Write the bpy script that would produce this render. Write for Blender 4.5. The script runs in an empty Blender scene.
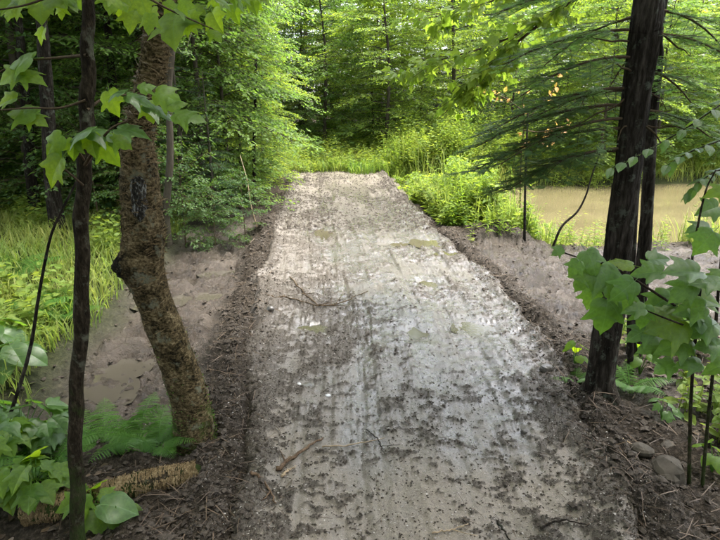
import bpy, math, random
import numpy as np
from mathutils import Matrix, Vector

# ------------------------------------------------------------------ camera, sky, sun, exposure
SC = bpy.context.scene
COL = SC.collection
R = math.radians
CAM_H, PITCH, FPX = 1.6, R(16.8), 565.0
cd = bpy.data.cameras.new('camera'); cd.sensor_width = 36.0; cd.lens = FPX/720*36.0
cd.clip_start = 0.05; cd.clip_end = 600
cam = bpy.data.objects.new('camera', cd); COL.objects.link(cam)
cam.location = (0, 0, CAM_H); cam.rotation_euler = (math.pi/2-PITCH, 0, 0)
SC.camera = cam
SUN_EL, SUN_AZ = R(72), R(75)          # azimuth from +Y (view direction) towards +X
w = bpy.data.worlds.new('World'); SC.world = w; w.use_nodes = True
nt = w.node_tree; bg = nt.nodes['Background']
sky = nt.nodes.new('ShaderNodeTexSky'); sky.sky_type = 'NISHITA'; sky.sun_disc = False
sky.sun_elevation = SUN_EL; sky.sun_rotation = SUN_AZ
sky.air_density = 1.0; sky.dust_density = 3.0; sky.ozone_density = 1.0
hs = nt.nodes.new('ShaderNodeHueSaturation'); hs.inputs['Saturation'].default_value = 0.36
nt.links.new(sky.outputs[0], hs.inputs['Color']); nt.links.new(hs.outputs[0], bg.inputs[0])
bg.inputs[1].default_value = 0.15
sd = bpy.data.lights.new('sun', 'SUN'); sd.energy = 2.4; sd.angle = R(22); sd.color = (1.0, 0.96, 0.88)
so = bpy.data.objects.new('sun', sd); COL.objects.link(so)
sv = Vector((math.sin(SUN_AZ)*math.cos(SUN_EL), math.cos(SUN_AZ)*math.cos(SUN_EL), math.sin(SUN_EL)))
so.rotation_euler = sv.to_track_quat('Z', 'Y').to_euler(); so.location = (4, 4, 20)
SC.view_settings.view_transform = 'Standard'; SC.view_settings.look = 'None'
SC.view_settings.exposure = 2.95; SC.view_settings.gamma = 1.0
SC.render.engine = 'CYCLES'
cy = SC.cycles
cy.use_denoising = True; cy.use_adaptive_sampling = True; cy.adaptive_threshold = .03
cy.max_bounces = 6; cy.diffuse_bounces = 3; cy.glossy_bounces = 2; cy.transmission_bounces = 4; cy.transparent_max_bounces = 4
cy.caustics_reflective = False; cy.caustics_refractive = False
cy.sample_clamp_indirect = 6

# ------------------------------------------------------------------ helpers
rng = np.random.default_rng(7)
random.seed(7)
cP, sP = math.cos(PITCH), math.sin(PITCH)
def ray(px, py):
    a, b = (px-360)/FPX, (270-py)/FPX
    return np.array([a, cP+b*sP, -sP+b*cP])
def G(px, py, z=0.0):                       # the pixel's point on level ground at height z
    d = ray(px, py); t = (z-CAM_H)/d[2]
    return np.array([0, 0, CAM_H])+d*t
def AT(px, py, Y):                          # the pixel's point at distance Y along the view
    d = ray(px, py)
    return np.array([0, 0, CAM_H])+d*(Y/d[1])
def sstep(a, b, x):
    t = np.clip((x-a)/(b-a), 0, 1); return t*t*(3-2*t)
def _h(ix, iy, s):
    h = (ix.astype(np.int64)*374761393+iy.astype(np.int64)*668265263+s*974634541) & 0xffffffff
    h = ((h ^ (h >> 13))*1274126177) & 0xffffffff
    h = ((h ^ (h >> 16))*2246822519) & 0xffffffff
    return ((h ^ (h >> 15)) & 0xffffff)/float(0xffffff)
def vn(x, y, s=0):
    x = np.asarray(x, float); y = np.asarray(y, float)
    ix, iy = np.floor(x), np.floor(y); fx, fy = x-ix, y-iy
    ux, uy = fx*fx*fx*(fx*(fx*6-15)+10), fy*fy*fy*(fy*(fy*6-15)+10)
    a, b, c, d = _h(ix, iy, s), _h(ix+1, iy, s), _h(ix, iy+1, s), _h(ix+1, iy+1, s)
    return (a+(b-a)*ux)*(1-uy)+(c+(d-c)*ux)*uy
def fbm(x, y, s=0, o=4, g=0.5):
    t, a, n = 0, 1.0, 0.0
    for k in range(o):
        t = t+a*vn(x*2**k+17.3*k, y*2**k-9.1*k, s+k); n += a; a *= g
    return t/n
def nrm(v):
    return v/np.maximum(np.linalg.norm(v, axis=-1, keepdims=True), 1e-9)

def mesh_np(name, V, F, mats, attr=None, smooth=False, col=None, mi=None):
    """V (n,3); F (m,3) or (m,4), or a list of such arrays"""
    Fs = F if isinstance(F, list) else [F]
    Fs = [f for f in Fs if len(f)]
    me = bpy.data.meshes.new(name)
    me.vertices.add(len(V)); me.vertices.foreach_set('co', np.ascontiguousarray(V, dtype=np.float32).ravel())
    loops = np.concatenate([np.asarray(f).ravel() for f in Fs]).astype(np.int32)
    sizes = np.concatenate([np.full(len(f), f.shape[1]) for f in Fs]).astype(np.int32)
    me.loops.add(len(loops)); me.loops.foreach_set('vertex_index', loops)
    me.polygons.add(len(sizes))
    me.polygons.foreach_set('loop_start', np.concatenate([[0], np.cumsum(sizes)[:-1]]).astype(np.int32))
    me.polygons.foreach_set('loop_total', sizes)
    if mi is not None: me.polygons.foreach_set('material_index', np.asarray(mi, dtype=np.int32))
    me.polygons.foreach_set('use_smooth', np.full(len(sizes), smooth, dtype=bool))
    if attr is not None:
        a = me.attributes.new('rnd', 'FLOAT', 'POINT'); a.data.foreach_set('value', np.asarray(attr, dtype=np.float32))
    if col is not None:
        a = me.color_attributes.new('mask', 'FLOAT_COLOR', 'POINT')
        a.data.foreach_set('color', np.asarray(col, dtype=np.float32).ravel())
    me.update(calc_edges=True)
    for m in (mats if isinstance(mats, (list, tuple)) else [mats]): me.materials.append(m)
    return me

class Geo:
    def __init__(self): self.V, self.T, self.Q, self.A, self.n = [], [], [], [], 0
    def add(self, V, T=None, Q=None, a=0.5):
        V = np.asarray(V, float)
        if T is not None and len(T): self.T.append(np.asarray(T)+self.n)
        if Q is not None and len(Q): self.Q.append(np.asarray(Q)+self.n)
        self.V.append(V); self.A.append(np.broadcast_to(np.asarray(a, float), (len(V),))); self.n += len(V)
    def tube(self, P, rad, ns=6, a=0.5, cap=True, rough=0.0, seed=0):
        P = np.asarray(P, float); n = len(P); rad = np.broadcast_to(np.asarray(rad, float), (n,))
        t = nrm(np.gradient(P, axis=0)); ref = np.array([0, 0, 1.0]) if abs(t[0, 2]) < .8 else np.array([0, 1.0, 0])
        u = nrm(np.cross(t, ref)); v = np.cross(t, u)
        an = np.arange(ns)*2*math.pi/ns
        rr = np.ones((n, ns))
        if rough:
            L = np.concatenate([[0], np.cumsum(np.linalg.norm(np.diff(P, axis=0), axis=1))])
            rr = 1+rough*(fbm(np.cos(an)[None]*2.2+L[:, None]*3+seed, np.sin(an)[None]*2.2+L[:, None]*.6, seed, 4)-.5)*2
            rr = rr+rough*.8*(fbm(an[None]*ns/6.3*.45+0*L[:, None], L[:, None]*9+np.sin(an)[None], seed+9, 3)-.5)
        ring = P[:, None]+(rad[:, None]*rr)[:, :, None]*(np.cos(an)[None, :, None]*u[:, None]+np.sin(an)[None, :, None]*v[:, None])
        V = ring.reshape(-1, 3)
        i = np.arange(n-1)[:, None]*ns; j = np.arange(ns)[None]; k = (j+1) % ns
        Q = np.stack([i+j, i+k, i+k+ns, i+j+ns], -1).reshape(-1, 4)
        T = []
        if cap:
            V = np.concatenate([V, P[:1], P[-1:]]); b = n*ns
            T = [[b, (q+1) % ns, q] for q in range(ns)]+[[b+1, (n-1)*ns+q, (n-1)*ns+(q+1) % ns] for q in range(ns)]
        self.add(V, T, Q, a)
    def leaves(self, P, D, N, L, tpl, a):
        """copies of a flat template (k,3)=(along,across,up) with frame D,N"""
        TV, TF = tpl
        D = nrm(D); S = nrm(np.cross(N, D)); U = np.cross(D, S)
        L = np.broadcast_to(np.asarray(L, float), (len(P),))
        V = P[:, None]+L[:, None, None]*(TV[None, :, 0:1]*D[:, None]+TV[None, :, 1:2]*S[:, None]+TV[None, :, 2:3]*U[:, None])
        k = len(TV); F = (TF[None]+(np.arange(len(P))*k)[:, None, None]).reshape(-1, TF.shape[1])
        aa = np.repeat(np.broadcast_to(a, (len(P),)), k)
        if TF.shape[1] == 3: self.add(V.reshape(-1, 3), T=F, a=aa)
        else: self.add(V.reshape(-1, 3), Q=F, a=aa)
    def mesh(self, name, mat, smooth=False):
        F = []
        if self.T: F.append(np.concatenate(self.T))
        if self.Q: F.append(np.concatenate(self.Q))
        return mesh_np(name, np.concatenate(self.V), F, mat, np.concatenate(self.A), smooth)

def link(name, data, parent=None, loc=None, rot=None, scale=None):
    o = bpy.data.objects.new(name, data); COL.objects.link(o)
    if parent: o.parent = parent
    if loc is not None: o.location = loc
    if rot is not None: o.rotation_euler = rot
    if scale is not None: o.scale = (scale,)*3 if np.isscalar(scale) else scale
    return o
def tag(o, label, cat, group=None, kind=None):
    if label: o['label'] = label
    if cat: o['category'] = cat
    if group: o['group'] = group
    if kind: o['kind'] = kind
    return o
def spline(P, n):
    """Catmull-Rom through the points"""
    P = np.asarray(P, float); Q = np.concatenate([[2*P[0]-P[1]], P, [2*P[-1]-P[-2]]])
    out = []
    for t in np.linspace(0, len(P)-1, n):
        i = min(int(t), len(P)-2); f = t-i; a, b, c, d = Q[i], Q[i+1], Q[i+2], Q[i+3]
        out.append(.5*((2*b)+(c-a)*f+(2*a-5*b+4*c-d)*f*f+(3*b-a-3*c+d)*f**3))
    return np.array(out)

# ------------------------------------------------------------------ materials
class NB:
    def __init__(self, name):
        self.m = bpy.data.materials.new(name); self.m.use_nodes = True
        self.t = self.m.node_tree; self.b = self.t.nodes['Principled BSDF']; self.out = self.t.nodes['Material Output']
    def n(self, typ, **kw):
        q = self.t.nodes.new('ShaderNode'+typ)
        for k, v in kw.items():
            if k.startswith('i_'):
                q.inputs[k[2:].replace('_', ' ')].default_value = v
            else: setattr(q, k, v)
        return q
    def l(self, a, b): self.t.links.new(a, b)
    def noise(self, scale, detail=6, rough=.6, vec=None, dist=0.0):
        q = self.n('TexNoise'); q.inputs['Scale'].default_value = scale; q.inputs['Detail'].default_value = detail
        q.inputs['Roughness'].default_value = rough; q.inputs['Distortion'].default_value = dist
        if vec: self.l(vec, q.inputs['Vector'])
        return q.outputs['Fac']
    def ramp(self, fac, stops, interp='LINEAR'):
        q = self.n('ValToRGB'); e = q.color_ramp.elements; q.color_ramp.interpolation = interp
        while len(e) < len(stops): e.new(.5)
        for k, (p, c) in enumerate(stops):
            e[k].position = p; e[k].color = (c if not np.isscalar(c) else (c,)*3)+(1,) if not (not np.isscalar(c) and len(c) == 4) else c
        self.l(fac, q.inputs['Fac']); return q.outputs['Color']
    def mix(self, fac, a, b, mode='MIX'):
        q = self.n('MixRGB', blend_type=mode)
        for s, v in ((0, fac), (1, a), (2, b)):
            if hasattr(v, 'is_linked'): self.l(v, q.inputs[s])
            else: q.inputs[s].default_value = v if s == 0 else (tuple(v)+(1,) if len(v) == 3 else v)
        return q.outputs[0]
    def math(self, op, a, b=0.0, clamp=False):
        q = self.n('Math', operation=op, use_clamp=clamp)
        for s, v in ((0, a), (1, b)):
            if hasattr(v, 'is_linked'): self.l(v, q.inputs[s])
            else: q.inputs[s].default_value = v
        return q.outputs[0]
    def bump(self, h, strength=.5, dist=.01, normal=None):
        q = self.n('Bump'); q.inputs['Strength'].default_value = strength; q.inputs['Distance'].default_value = dist
        self.l(h, q.inputs['Height'])
        if normal: self.l(normal, q.inputs['Normal'])
        return q.outputs['Normal']
    def set(self, **kw):
        for k, v in kw.items():
            s = self.b.inputs[k.replace('_', ' ')]
            if hasattr(v, 'is_linked'): self.l(v, s)
            else: s.default_value = tuple(v)+(1,) if (hasattr(v, '__len__') and len(v) == 3 and s.type == 'RGBA') else v
        return self.m

def leaf_mat(name, c0, c1, tr0, tr1, trans=.45, rough=.45, spec=.22, veins=False, objvar=.25):
    B = NB(name)
    at = B.n('Attribute', attribute_name='rnd').outputs['Fac']
    oi = B.n('ObjectInfo').outputs['Random']
    f = B.math('ADD', B.math('MULTIPLY', at, 1-objvar), B.math('MULTIPLY', oi, objvar), True)
    base = B.mix(f, c0, c1); tc = B.mix(f, tr0, tr1)
    if veins:
        ma = B.n('Attribute', attribute_name='mask').outputs['Color']
        sep = B.n('SeparateColor'); B.l(ma, sep.inputs[0])
        # side veins run forwards from the midrib
        ph = B.math('ADD', sep.outputs[0], B.math('MULTIPLY', sep.outputs[1], -.75))
        wv = B.math('ABSOLUTE', B.math('SINE', B.math('MULTIPLY', ph, 32.0)))
        v1 = B.math('MULTIPLY', B.math('LESS_THAN', wv, .10), .35)
        # main veins fan out from the leaf base
        an = B.math('ARCTAN2', sep.outputs[1], B.math('ADD', sep.outputs[0], .03))
        v3 = B.math('LESS_THAN', B.math('MULTIPLY', B.math('ABSOLUTE', B.math('SINE', B.math('MULTIPLY', an, 4.4))), B.math('ADD', sep.outputs[0], .1)), .05)
        v2 = B.math('MAXIMUM', B.math('LESS_THAN', sep.outputs[1], .014), v3)
        v = B.math('MULTIPLY', B.math('MAXIMUM', v1, v2), .55)
        mo = B.noise(9, 5, .6, B.n('TexCoord').outputs['Object']); base = B.mix(B.ramp(mo, [(.35, 0.0), (.7, .55)]), base, tuple(.45*x for x in c0)); tc = B.mix(B.ramp(mo, [(.35, 0.0), (.7, .5)]), tc, tuple(.5*x for x in tr0))
        sp_ = B.ramp(B.noise(23, 2, .5, B.n('TexCoord').outputs['Object']), [(.70, 0.0), (.74, .8)]); base = B.mix(sp_, base, (.10, .06, .02)); tc = B.mix(sp_, tc, (.12, .07, .02))
        base = B.mix(v, base, tuple(min(1, 1.7*x+.02) for x in c1))
        tc = B.mix(v, tc, tuple(.6*x for x in tr0))
        B.l(B.bump(wv, .10, .002), B.b.inputs['Normal'])
    B.set(Base_Color=base, Roughness=rough)
    B.b.inputs['Specular IOR Level'].default_value = spec
    tl = B.n('BsdfTranslucent'); B.l(tc, tl.inputs['Color'])
    mx = B.n('MixShader'); mx.inputs[0].default_value = trans
    B.l(B.b.outputs[0], mx.inputs[1]); B.l(tl.outputs[0], mx.inputs[2]); B.l(mx.outputs[0], B.out.inputs['Surface'])
    return B.m

def bark_mat(name, stops, scale=8, stretch=.25, bump=.6, moss=None, rough=.9, lichen=None, spec=.06):
    B = NB(name)
    tc = B.n('TexCoord').outputs['Object']
    mp = B.n('Mapping'); mp.inputs['Scale'].default_value = (1, 1, stretch); B.l(tc, mp.inputs[0])
    n1 = B.noise(scale, 8, .65, mp.outputs[0], .6); n2 = B.noise(scale*5, 5, .6, mp.outputs[0])
    f = B.math('ADD', B.math('MULTIPLY', n1, .5), B.math('MULTIPLY', n2, .5))
    c = B.ramp(f, stops)
    if lichen:
        n3 = B.noise(14, 4, .7, tc); c = B.mix(B.ramp(n3, [(.56, 0.0), (.66, 1.0)]), c, lichen)
    if moss:
        n4 = B.noise(9, 5, .7, tc); sx = B.n('SeparateXYZ'); B.l(tc, sx.inputs[0])
        g = B.math('SUBTRACT', n4, B.math('MULTIPLY', sx.outputs[2], moss[1]))
        c = B.mix(B.ramp(g, [(.36, 0.0), (.52, 1.0)]), c, moss[0])
    B.set(Base_Color=c, Roughness=rough, Normal=B.bump(f, bump, .022))
    B.b.inputs['Specular IOR Level'].default_value = spec
    return B.m

M = {}
M['bark_dark'] = bark_mat('bark_dark', [(.36, (.003, .0027, .002)), (.47, (.010, .008, .006)), (.55, (.024, .020, .016)), (.66, (.05, .042, .035))], 14, .20, 1.0, lichen=(.05, .055, .042))
M['bark_sapling'] = bark_mat('bark_sapling', [(.36, (.005, .0035, .0025)), (.48, (.015, .0115, .007)), (.56, (.030, .023, .015)), (.66, (.062, .050, .036))], 26, .35, 1.0, moss=((.02, .03, .008), .25), lichen=(.07, .07, .05))
M['bark_birch'] = bark_mat('bark_birch', [(.38, (.006, .005, .0035)), (.45, (.024, .018, .009)), (.52, (.065, .048, .024)), (.59, (.13, .10, .055)), (.68, (.24, .20, .13))], 16, 1.3, 1.0, moss=((.030, .050, .010), .55), lichen=(.10, .10, .07))
M['bark_flake'] = bark_mat('bark_flake', [(.3, (.03, .020, .010)), (.5, (.10, .07, .035)), (.7, (.24, .19, .115))], 30, 1, .2, rough=.55)
M['bark_far'] = bark_mat('bark_far', [(.3, (.022, .018, .013)), (.6, (.07, .06, .045)), (.75, (.13, .12, .10))], 6, .25, .4)
M['twig'] = bark_mat('twig', [(.3, (.025, .018, .012)), (.7, (.09, .065, .04))], 30, .5, .2)
M['scar'] = bark_mat('scar', [(.42, (.008, .007, .006)), (.52, (.022, .019, .016)), (.56, (.10, .10, .095)), (.64, (.22, .22, .21))], 34, .30, .9, spec=.1)
M['stick'] = bark_mat('stick', [(.38, (.03, .019, .012)), (.5, (.075, .048, .030)), (.62, (.13, .09, .06))], 30, .4, .3, rough=.5)
M['leaf_beech'] = leaf_mat('leaf_beech', (.045, .088, .018), (.095, .15, .030), (.12, .25, .03), (.26, .40, .05), .45, .55)
M['leaf_bright'] = leaf_mat('leaf_bright', (.065, .115, .018), (.12, .18, .03), (.20, .33, .025), (.38, .48, .04), .5, .55)
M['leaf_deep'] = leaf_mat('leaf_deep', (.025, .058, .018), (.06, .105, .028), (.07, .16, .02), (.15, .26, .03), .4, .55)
M['needle'] = leaf_mat('needle', (.032, .066, .024), (.065, .115, .038), (.09, .19, .04), (.16, .28, .06), .42, .65, .25)
M['needle_far'] = leaf_mat('needle_far', (.018, .045, .02), (.04, .085, .030), (.03, .08, .02), (.06, .12, .03), .25, .5)
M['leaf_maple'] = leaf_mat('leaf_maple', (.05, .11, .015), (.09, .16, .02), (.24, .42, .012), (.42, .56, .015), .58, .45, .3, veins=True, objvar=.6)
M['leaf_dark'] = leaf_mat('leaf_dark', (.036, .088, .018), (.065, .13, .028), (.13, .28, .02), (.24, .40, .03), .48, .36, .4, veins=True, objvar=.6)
M['leaf_yellow'] = leaf_mat('leaf_yellow', (.42, .30, .03), (.50, .24, .13), (.5, .4, .03), (.6, .3, .12), .4)
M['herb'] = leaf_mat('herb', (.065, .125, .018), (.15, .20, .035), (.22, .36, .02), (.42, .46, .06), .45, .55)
M['grass'] = leaf_mat('grass', (.06, .125, .02), (.22, .22, .06), (.2, .34, .03), (.45, .45, .1), .42, .55)
M['fern'] = leaf_mat('fern', (.035, .10, .015), (.075, .15, .025), (.09, .23, .012), (.18, .32, .03), .45)
M['litter'] = leaf_mat('litter', (.022, .014, .009), (.10, .07, .045), (.05, .03, .01), (.12, .07, .03), .1, .5, .2)

def ground_mat():
    B = NB('forest_ground')
    g = B.n('NewGeometry').outputs['Position']
    ma = B.n('Attribute', attribute_name='mask').outputs['Color']
    sp = B.n('SeparateColor'); B.l(ma, sp.inputs[0])
    mud, dark, green = sp.outputs[0], sp.outputs[1], sp.outputs[2]
    n1 = B.noise(3, 8, .65, g); n2 = B.noise(45, 6, .7, g); n3 = B.noise(190, 3, .6, g)
    litter = B.ramp(n2, [(.3, (.009, .007, .0055)), (.5, (.027, .0215, .016)), (.68, (.075, .060, .046))])
    mudc = B.ramp(B.math('ADD', B.math('MULTIPLY', n1, .5), B.math('MULTIPLY', n2, .5)), [(.34, (.012, .0085, .006)), (.47, (.034, .0255, .0185)), (.64, (.075, .059, .045))])
    c = B.mix(mud, litter, mudc)
    soil = B.ramp(n2, [(.3, (.012, .0095, .0075)), (.55, (.038, .031, .024)), (.72, (.095, .077, .060))])
    c = B.mix(dark, c, soil)
    c = B.mix(B.math('MULTIPLY', green, .8), c, B.ramp(n2, [(.35, (.012, .018, .006)), (.65, (.04, .05, .015))]))
    rgh = B.mix(mud, (.8,)*3, B.ramp(n1, [(.46, .15), (.60, .42)]))
    rgh = B.mix(dark, rgh, (.7,)*3)
    h = B.math('ADD', B.math('MULTIPLY', n2, .7), B.math('MULTIPLY', n3, .3))
    B.set(Base_Color=c, Roughness=rgh, Normal=B.bump(h, 1.0, .03))
    B.l(B.mix(B.math('MULTIPLY', mud, B.math('SUBTRACT', 1.0, dark)), (.05,)*3, (.36,)*3), B.b.inputs['Specular IOR Level'])
    return B.m
M['ground'] = ground_mat()

def road_mat():
    B = NB('wet_mud_road')
    g = B.n('NewGeometry').outputs['Position']
    ma = B.n('Attribute', attribute_name='mask').outputs['Color']
    sp = B.n('SeparateColor'); B.l(ma, sp.inputs[0])
    deb, wet, tan = sp.outputs[0], sp.outputs[1], sp.outputs[2]
    n1 = B.noise(9, 8, .65, g); n2 = B.noise(70, 6, .72, g); n3 = B.noise(260, 4, .7, g)
    sandn = B.math('ADD', B.math('MULTIPLY', n2, .45), B.math('MULTIPLY', n3, .55))
    grey = B.ramp(sandn, [(.3, (.032, .026, .021)), (.46, (.074, .062, .051)), (.6, (.120, .103, .086)), (.72, (.20, .178, .152))])
    tanc = B.ramp(sandn, [(.3, (.055, .043, .03)), (.46, (.13, .106, .078)), (.6, (.20, .168, .128)), (.74, (.33, .29, .235))])
    c = B.mix(tan, grey, tanc)
    d2 = B.math('ADD', deb, B.math('MULTIPLY', B.math('SUBTRACT', sandn, .5), 2.2))
    dm = B.ramp(d2, [(.44, 0.0), (.66, .88)])
    c = B.mix(dm, c, B.ramp(n3, [(.3, (.018, .0155, .013)), (.55, (.058, .049, .040)), (.72, (.13, .112, .092))]))
    wr = B.math('MULTIPLY', B.math('MULTIPLY', wet, B.math('SUBTRACT', 1.0, B.math('MULTIPLY', dm, .75))), B.ramp(n1, [(.36, .4), (.52, 1.0)]))
    rgh = B.ramp(wr, [(0.0, .65), (.5, .36), (1.0, .22)])
    B.l(B.math('MULTIPLY', B.math('SUBTRACT', 1.0, B.math('MULTIPLY', dm, .75)), .4), B.b.inputs['Specular IOR Level'])
    B.set(Base_Color=B.mix(B.math('MULTIPLY', wr, .62), c, (.042, .037, .033)), Roughness=rgh, Coat_Weight=wr, Coat_Roughness=.15, Coat_IOR=1.42,
          Normal=B.bump(sandn, .8, .008))
    B.l(B.bump(sandn, .38, .006), B.b.inputs['Coat Normal'])
    return B.m
M['road'] = road_mat()
def simple(name, c0, c1, rough=.6, scale=30, bump=.4, spec=.4, dist=.01):
    B = NB(name); tc = B.n('TexCoord').outputs['Object']
    n = B.noise(scale, 6, .65, tc)
    B.set(Base_Color=B.ramp(n, [(.3, c0), (.7, c1)]), Roughness=rough, Normal=B.bump(n, bump, dist))
    B.b.inputs['Specular IOR Level'].default_value = spec
    return B.m
M['clod'] = simple('mud_clod', (.012, .0095, .0075), (.060, .048, .037), .75, 60, spec=.15)
M['pebble'] = simple('pebble', (.10, .09, .08), (.34, .31, .28), .45, 40)
M['stone'] = simple('stone', (.022, .019, .014), (.060, .050, .038), .75, 12, spec=.15)
M['darkstone'] = simple('dark_stone', (.03, .026, .022), (.09, .08, .07), .35, 14)
M['pale'] = simple('pale_stone', (.3, .3, .3), (.45, .45, .46), .4, 20)
M['straw'] = simple('straw', (.10, .07, .04), (.34, .25, .15), .55, 20, 0)
M['moss'] = simple('moss', (.025, .05, .008), (.07, .12, .02), .9, 60, 1.0)
def water_mat(name, c, rough, rip):
    B = NB(name); g = B.n('NewGeometry').outputs['Position']
    n = B.noise(rip, 3, .5, g); n2 = B.noise(1.3, 4, .6, g)
    B.set(Base_Color=B.ramp(n2, [(.35, tuple(x*.75 for x in c)), (.65, c)]), Roughness=rough, Normal=B.bump(n, .06, .01), IOR=1.33)
    return B.m
M['pond'] = water_mat('pond_water', (.105, .088, .046), .05, 14)
M['puddle'] = water_mat('puddle_water', (.058, .051, .033), .05, 30)
M['puddle_grey'] = water_mat('puddle_grey', (.05, .044, .034), .04, 30)

# ------------------------------------------------------------------ leaf templates
def tri(*f): return np.array(f)
T_DIA = (np.array([[0, 0, 0], [.42, .30, .05], [1, 0, -.10], [.42, -.30, .05]], float), tri([0, 2, 1], [0, 3, 2]))
T_NARROW = (np.array([[0, 0, 0], [.4, .13, .03], [1, 0, -.12], [.4, -.13, .03]], float), tri([0, 2, 1], [0, 3, 2]))
T_NEEDLE = (np.array([[0, -.09, 0], [0, .09, 0], [1, .06, -.05], [1, -.06, -.05]], float), np.array([[0, 1, 2, 3]]))
T_SPRAY = (np.array([[0, 0, 0], [.35, .14, 0], [.3, .03, 0], [.75, .11, -.04], [.7, .02, -.03], [1, 0, -.1], [.7, -.02, -.03], [.75, -.11, -.04], [.3, -.03, 0], [.35, -.14, 0]], float),
           tri([0, 2, 1], [0, 9, 8], [2, 4, 3], [8, 7, 6], [0, 8, 2], [2, 8, 6], [2, 6, 4], [4, 6, 5]))
T_OVATE = (np.array([[0, 0, 0], [.2, .22, .04], [.5, .30, .05], [.8, .16, .0], [1, 0, -.10], [.8, -.16, .0], [.5, -.30, .05], [.2, -.22, .04], [.5, 0, 0]], float),
           tri([0, 8, 1], [1, 8, 2], [2, 8, 3], [3, 8, 4], [4, 8, 5], [5, 8, 6], [6, 8, 7], [7, 8, 0]))
T_MAPLE = (np.array([[0, 0, 0], [-.08, .20, 0], [.12, .42, -.02], [.28, .30, .02], [.55, .52, -.06], [.52, .22, .02], [1, 0, -.12],
                     [.52, -.22, .02], [.55, -.52, -.06], [.28, -.30, .02], [.12, -.42, -.02], [-.08, -.20, 0]], float),
           tri([0, 2, 1], [0, 3, 2], [0, 5, 3], [3, 5, 4], [0, 6, 5], [0, 7, 6], [0, 9, 7], [9, 8, 7], [0, 10, 9], [0, 11, 10]))

def _pinna():
    V, F = [[0, 0, 0]], []
    n = 9
    for k in range(n):
        f = (k+.5)/n; w = .15*math.sin(math.pi*(.18+.80*f))**.7
        V += [[f+.02, w, -.18*f*f+.01], [f-.03, w*.35, -.18*f*f], [f+.02, -w, -.18*f*f+.01], [f-.03, -w*.35, -.18*f*f], [f+.05, 0, -.18*f*f]]
    p = 0
    for k in range(n):
        b = 1+5*k; F += [[p, b+4, b], [p, b, b+1], [p, b+2, b+4], [p, b+3, b+2]]; p = b+4
    return np.array(V, float), np.array(F)
T_PINNA = _pinna()
def big_leaf(name, mat, kind, seed):
    """a large single leaf with lobes, bent blade, midrib and petiole; unit length along +X"""
    r = np.random.default_rng(seed)
    if kind == 'maple':      # three forward lobes and two small ones at the base
        O = [(0, .0), (-.07, .12), (-.05, .26), (.06, .37), (.17, .44), (.25, .40), (.34, .42), (.45, .50), (.60, .60), (.60, .48), (.56, .33), (.60, .26), (.70, .25), (.80, .17), (.90, .07), (1.0, .0)]
        mt = [0, .02, .05, .09, .13, .17, .22, .28, .35, .42, .49, .56, .66, .77, .89, 1.0]
    elif kind == 'round':    # broad heart-shaped leaf
        O = [(0, .0), (-.06, .10), (-.05, .22), (.05, .34), (.2, .42), (.36, .45), (.5, .43), (.64, .37), (.78, .27), (.9, .13), (1.0, .0)]
        mt = [0, .03, .07, .13, .23, .36, .5, .63, .77, .9, 1.0]
    else:                    # pointed oval
        O = [(0, 0), (.06, .10), (.15, .19), (.28, .26), (.42, .29), (.56, .27), (.7, .21), (.83, .13), (.93, .05), (1, 0)]
        mt = [0, .06, .15, .28, .42, .56, .7, .83, .93, 1.0]
    n = len(O); V = []; C = []
    dr, fold, cup = r.uniform(.10, .55), r.uniform(.05, .5), r.uniform(-.3, .35)
    for side in (1, -1):
        for k in range(n):
            jx, jy = (r.uniform(-.015, .015), r.uniform(-.02, .02)) if 0 < k < n-1 else (0, 0)
            for q in (0, .5, 1):
                x = mt[k]*(1-q)+(O[k][0]+jx)*q; y = (O[k][1]+jy)*q
                z = -dr*x*x+fold*y*(1 if q < 1 else .75)-(.55+cup)*y*y+r.uniform(-.022, .022)*(q > 0)
                V.append((x, y*side, z)); C.append((max(0, x), y, 0, 1))
    F = []
    for s in range(2):
        for k in range(n-1):
            for q in range(2):
                a = s*n*3+k*3+q; f = [a, a+3, a+4, a+1]
                F.append(f if s == 0 else f[::-1])
    b = len(V)               # petiole
    for k, x in enumerate((0.0, -.16, -.36)):
        for a in range(3):
            an = a*2.09; V.append((x, .012*math.cos(an), .012*math.sin(an)-.02-.1*x*x)); C.append((0, 0, 0, 1))
    for k in range(2):
        for a in range(3):
            F.append([b+k*3+a, b+k*3+(a+1) % 3, b+k*3+3+(a+1) % 3, b+k*3+3+a])
    return mesh_np(name, np.array(V), np.array(F), mat, np.full(len(V), r.random()), True, np.array(C))
LEAF = {k: [big_leaf('leaf_'+k, M[m], kind, 10*i+s) for s in range(5)]
        for i, (k, m, kind) in enumerate((('maple', 'leaf_maple', 'maple'), ('maple_dark', 'leaf_dark', 'maple'), ('round', 'leaf_dark', 'round'), ('oval', 'leaf_dark', 'oval'), ('roundlight', 'leaf_maple', 'round')))}
def put_leaf(parent, kind, pos, direction, normal, size, name='leaf'):
    d = Vector(direction).normalized(); n = Vector(normal); s = n.cross(d).normalized(); u = d.cross(s)
    me = random.choice(LEAF[kind])
    o = link(name, me, parent)
    m = Matrix((d, s, u)).transposed().to_4x4()
    o.matrix_basis = Matrix.Translation(Vector(pos)-parent.location) @ m @ Matrix.Diagonal((size, size*random.uniform(.9, 1.12), size, 1))
    return o
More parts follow.
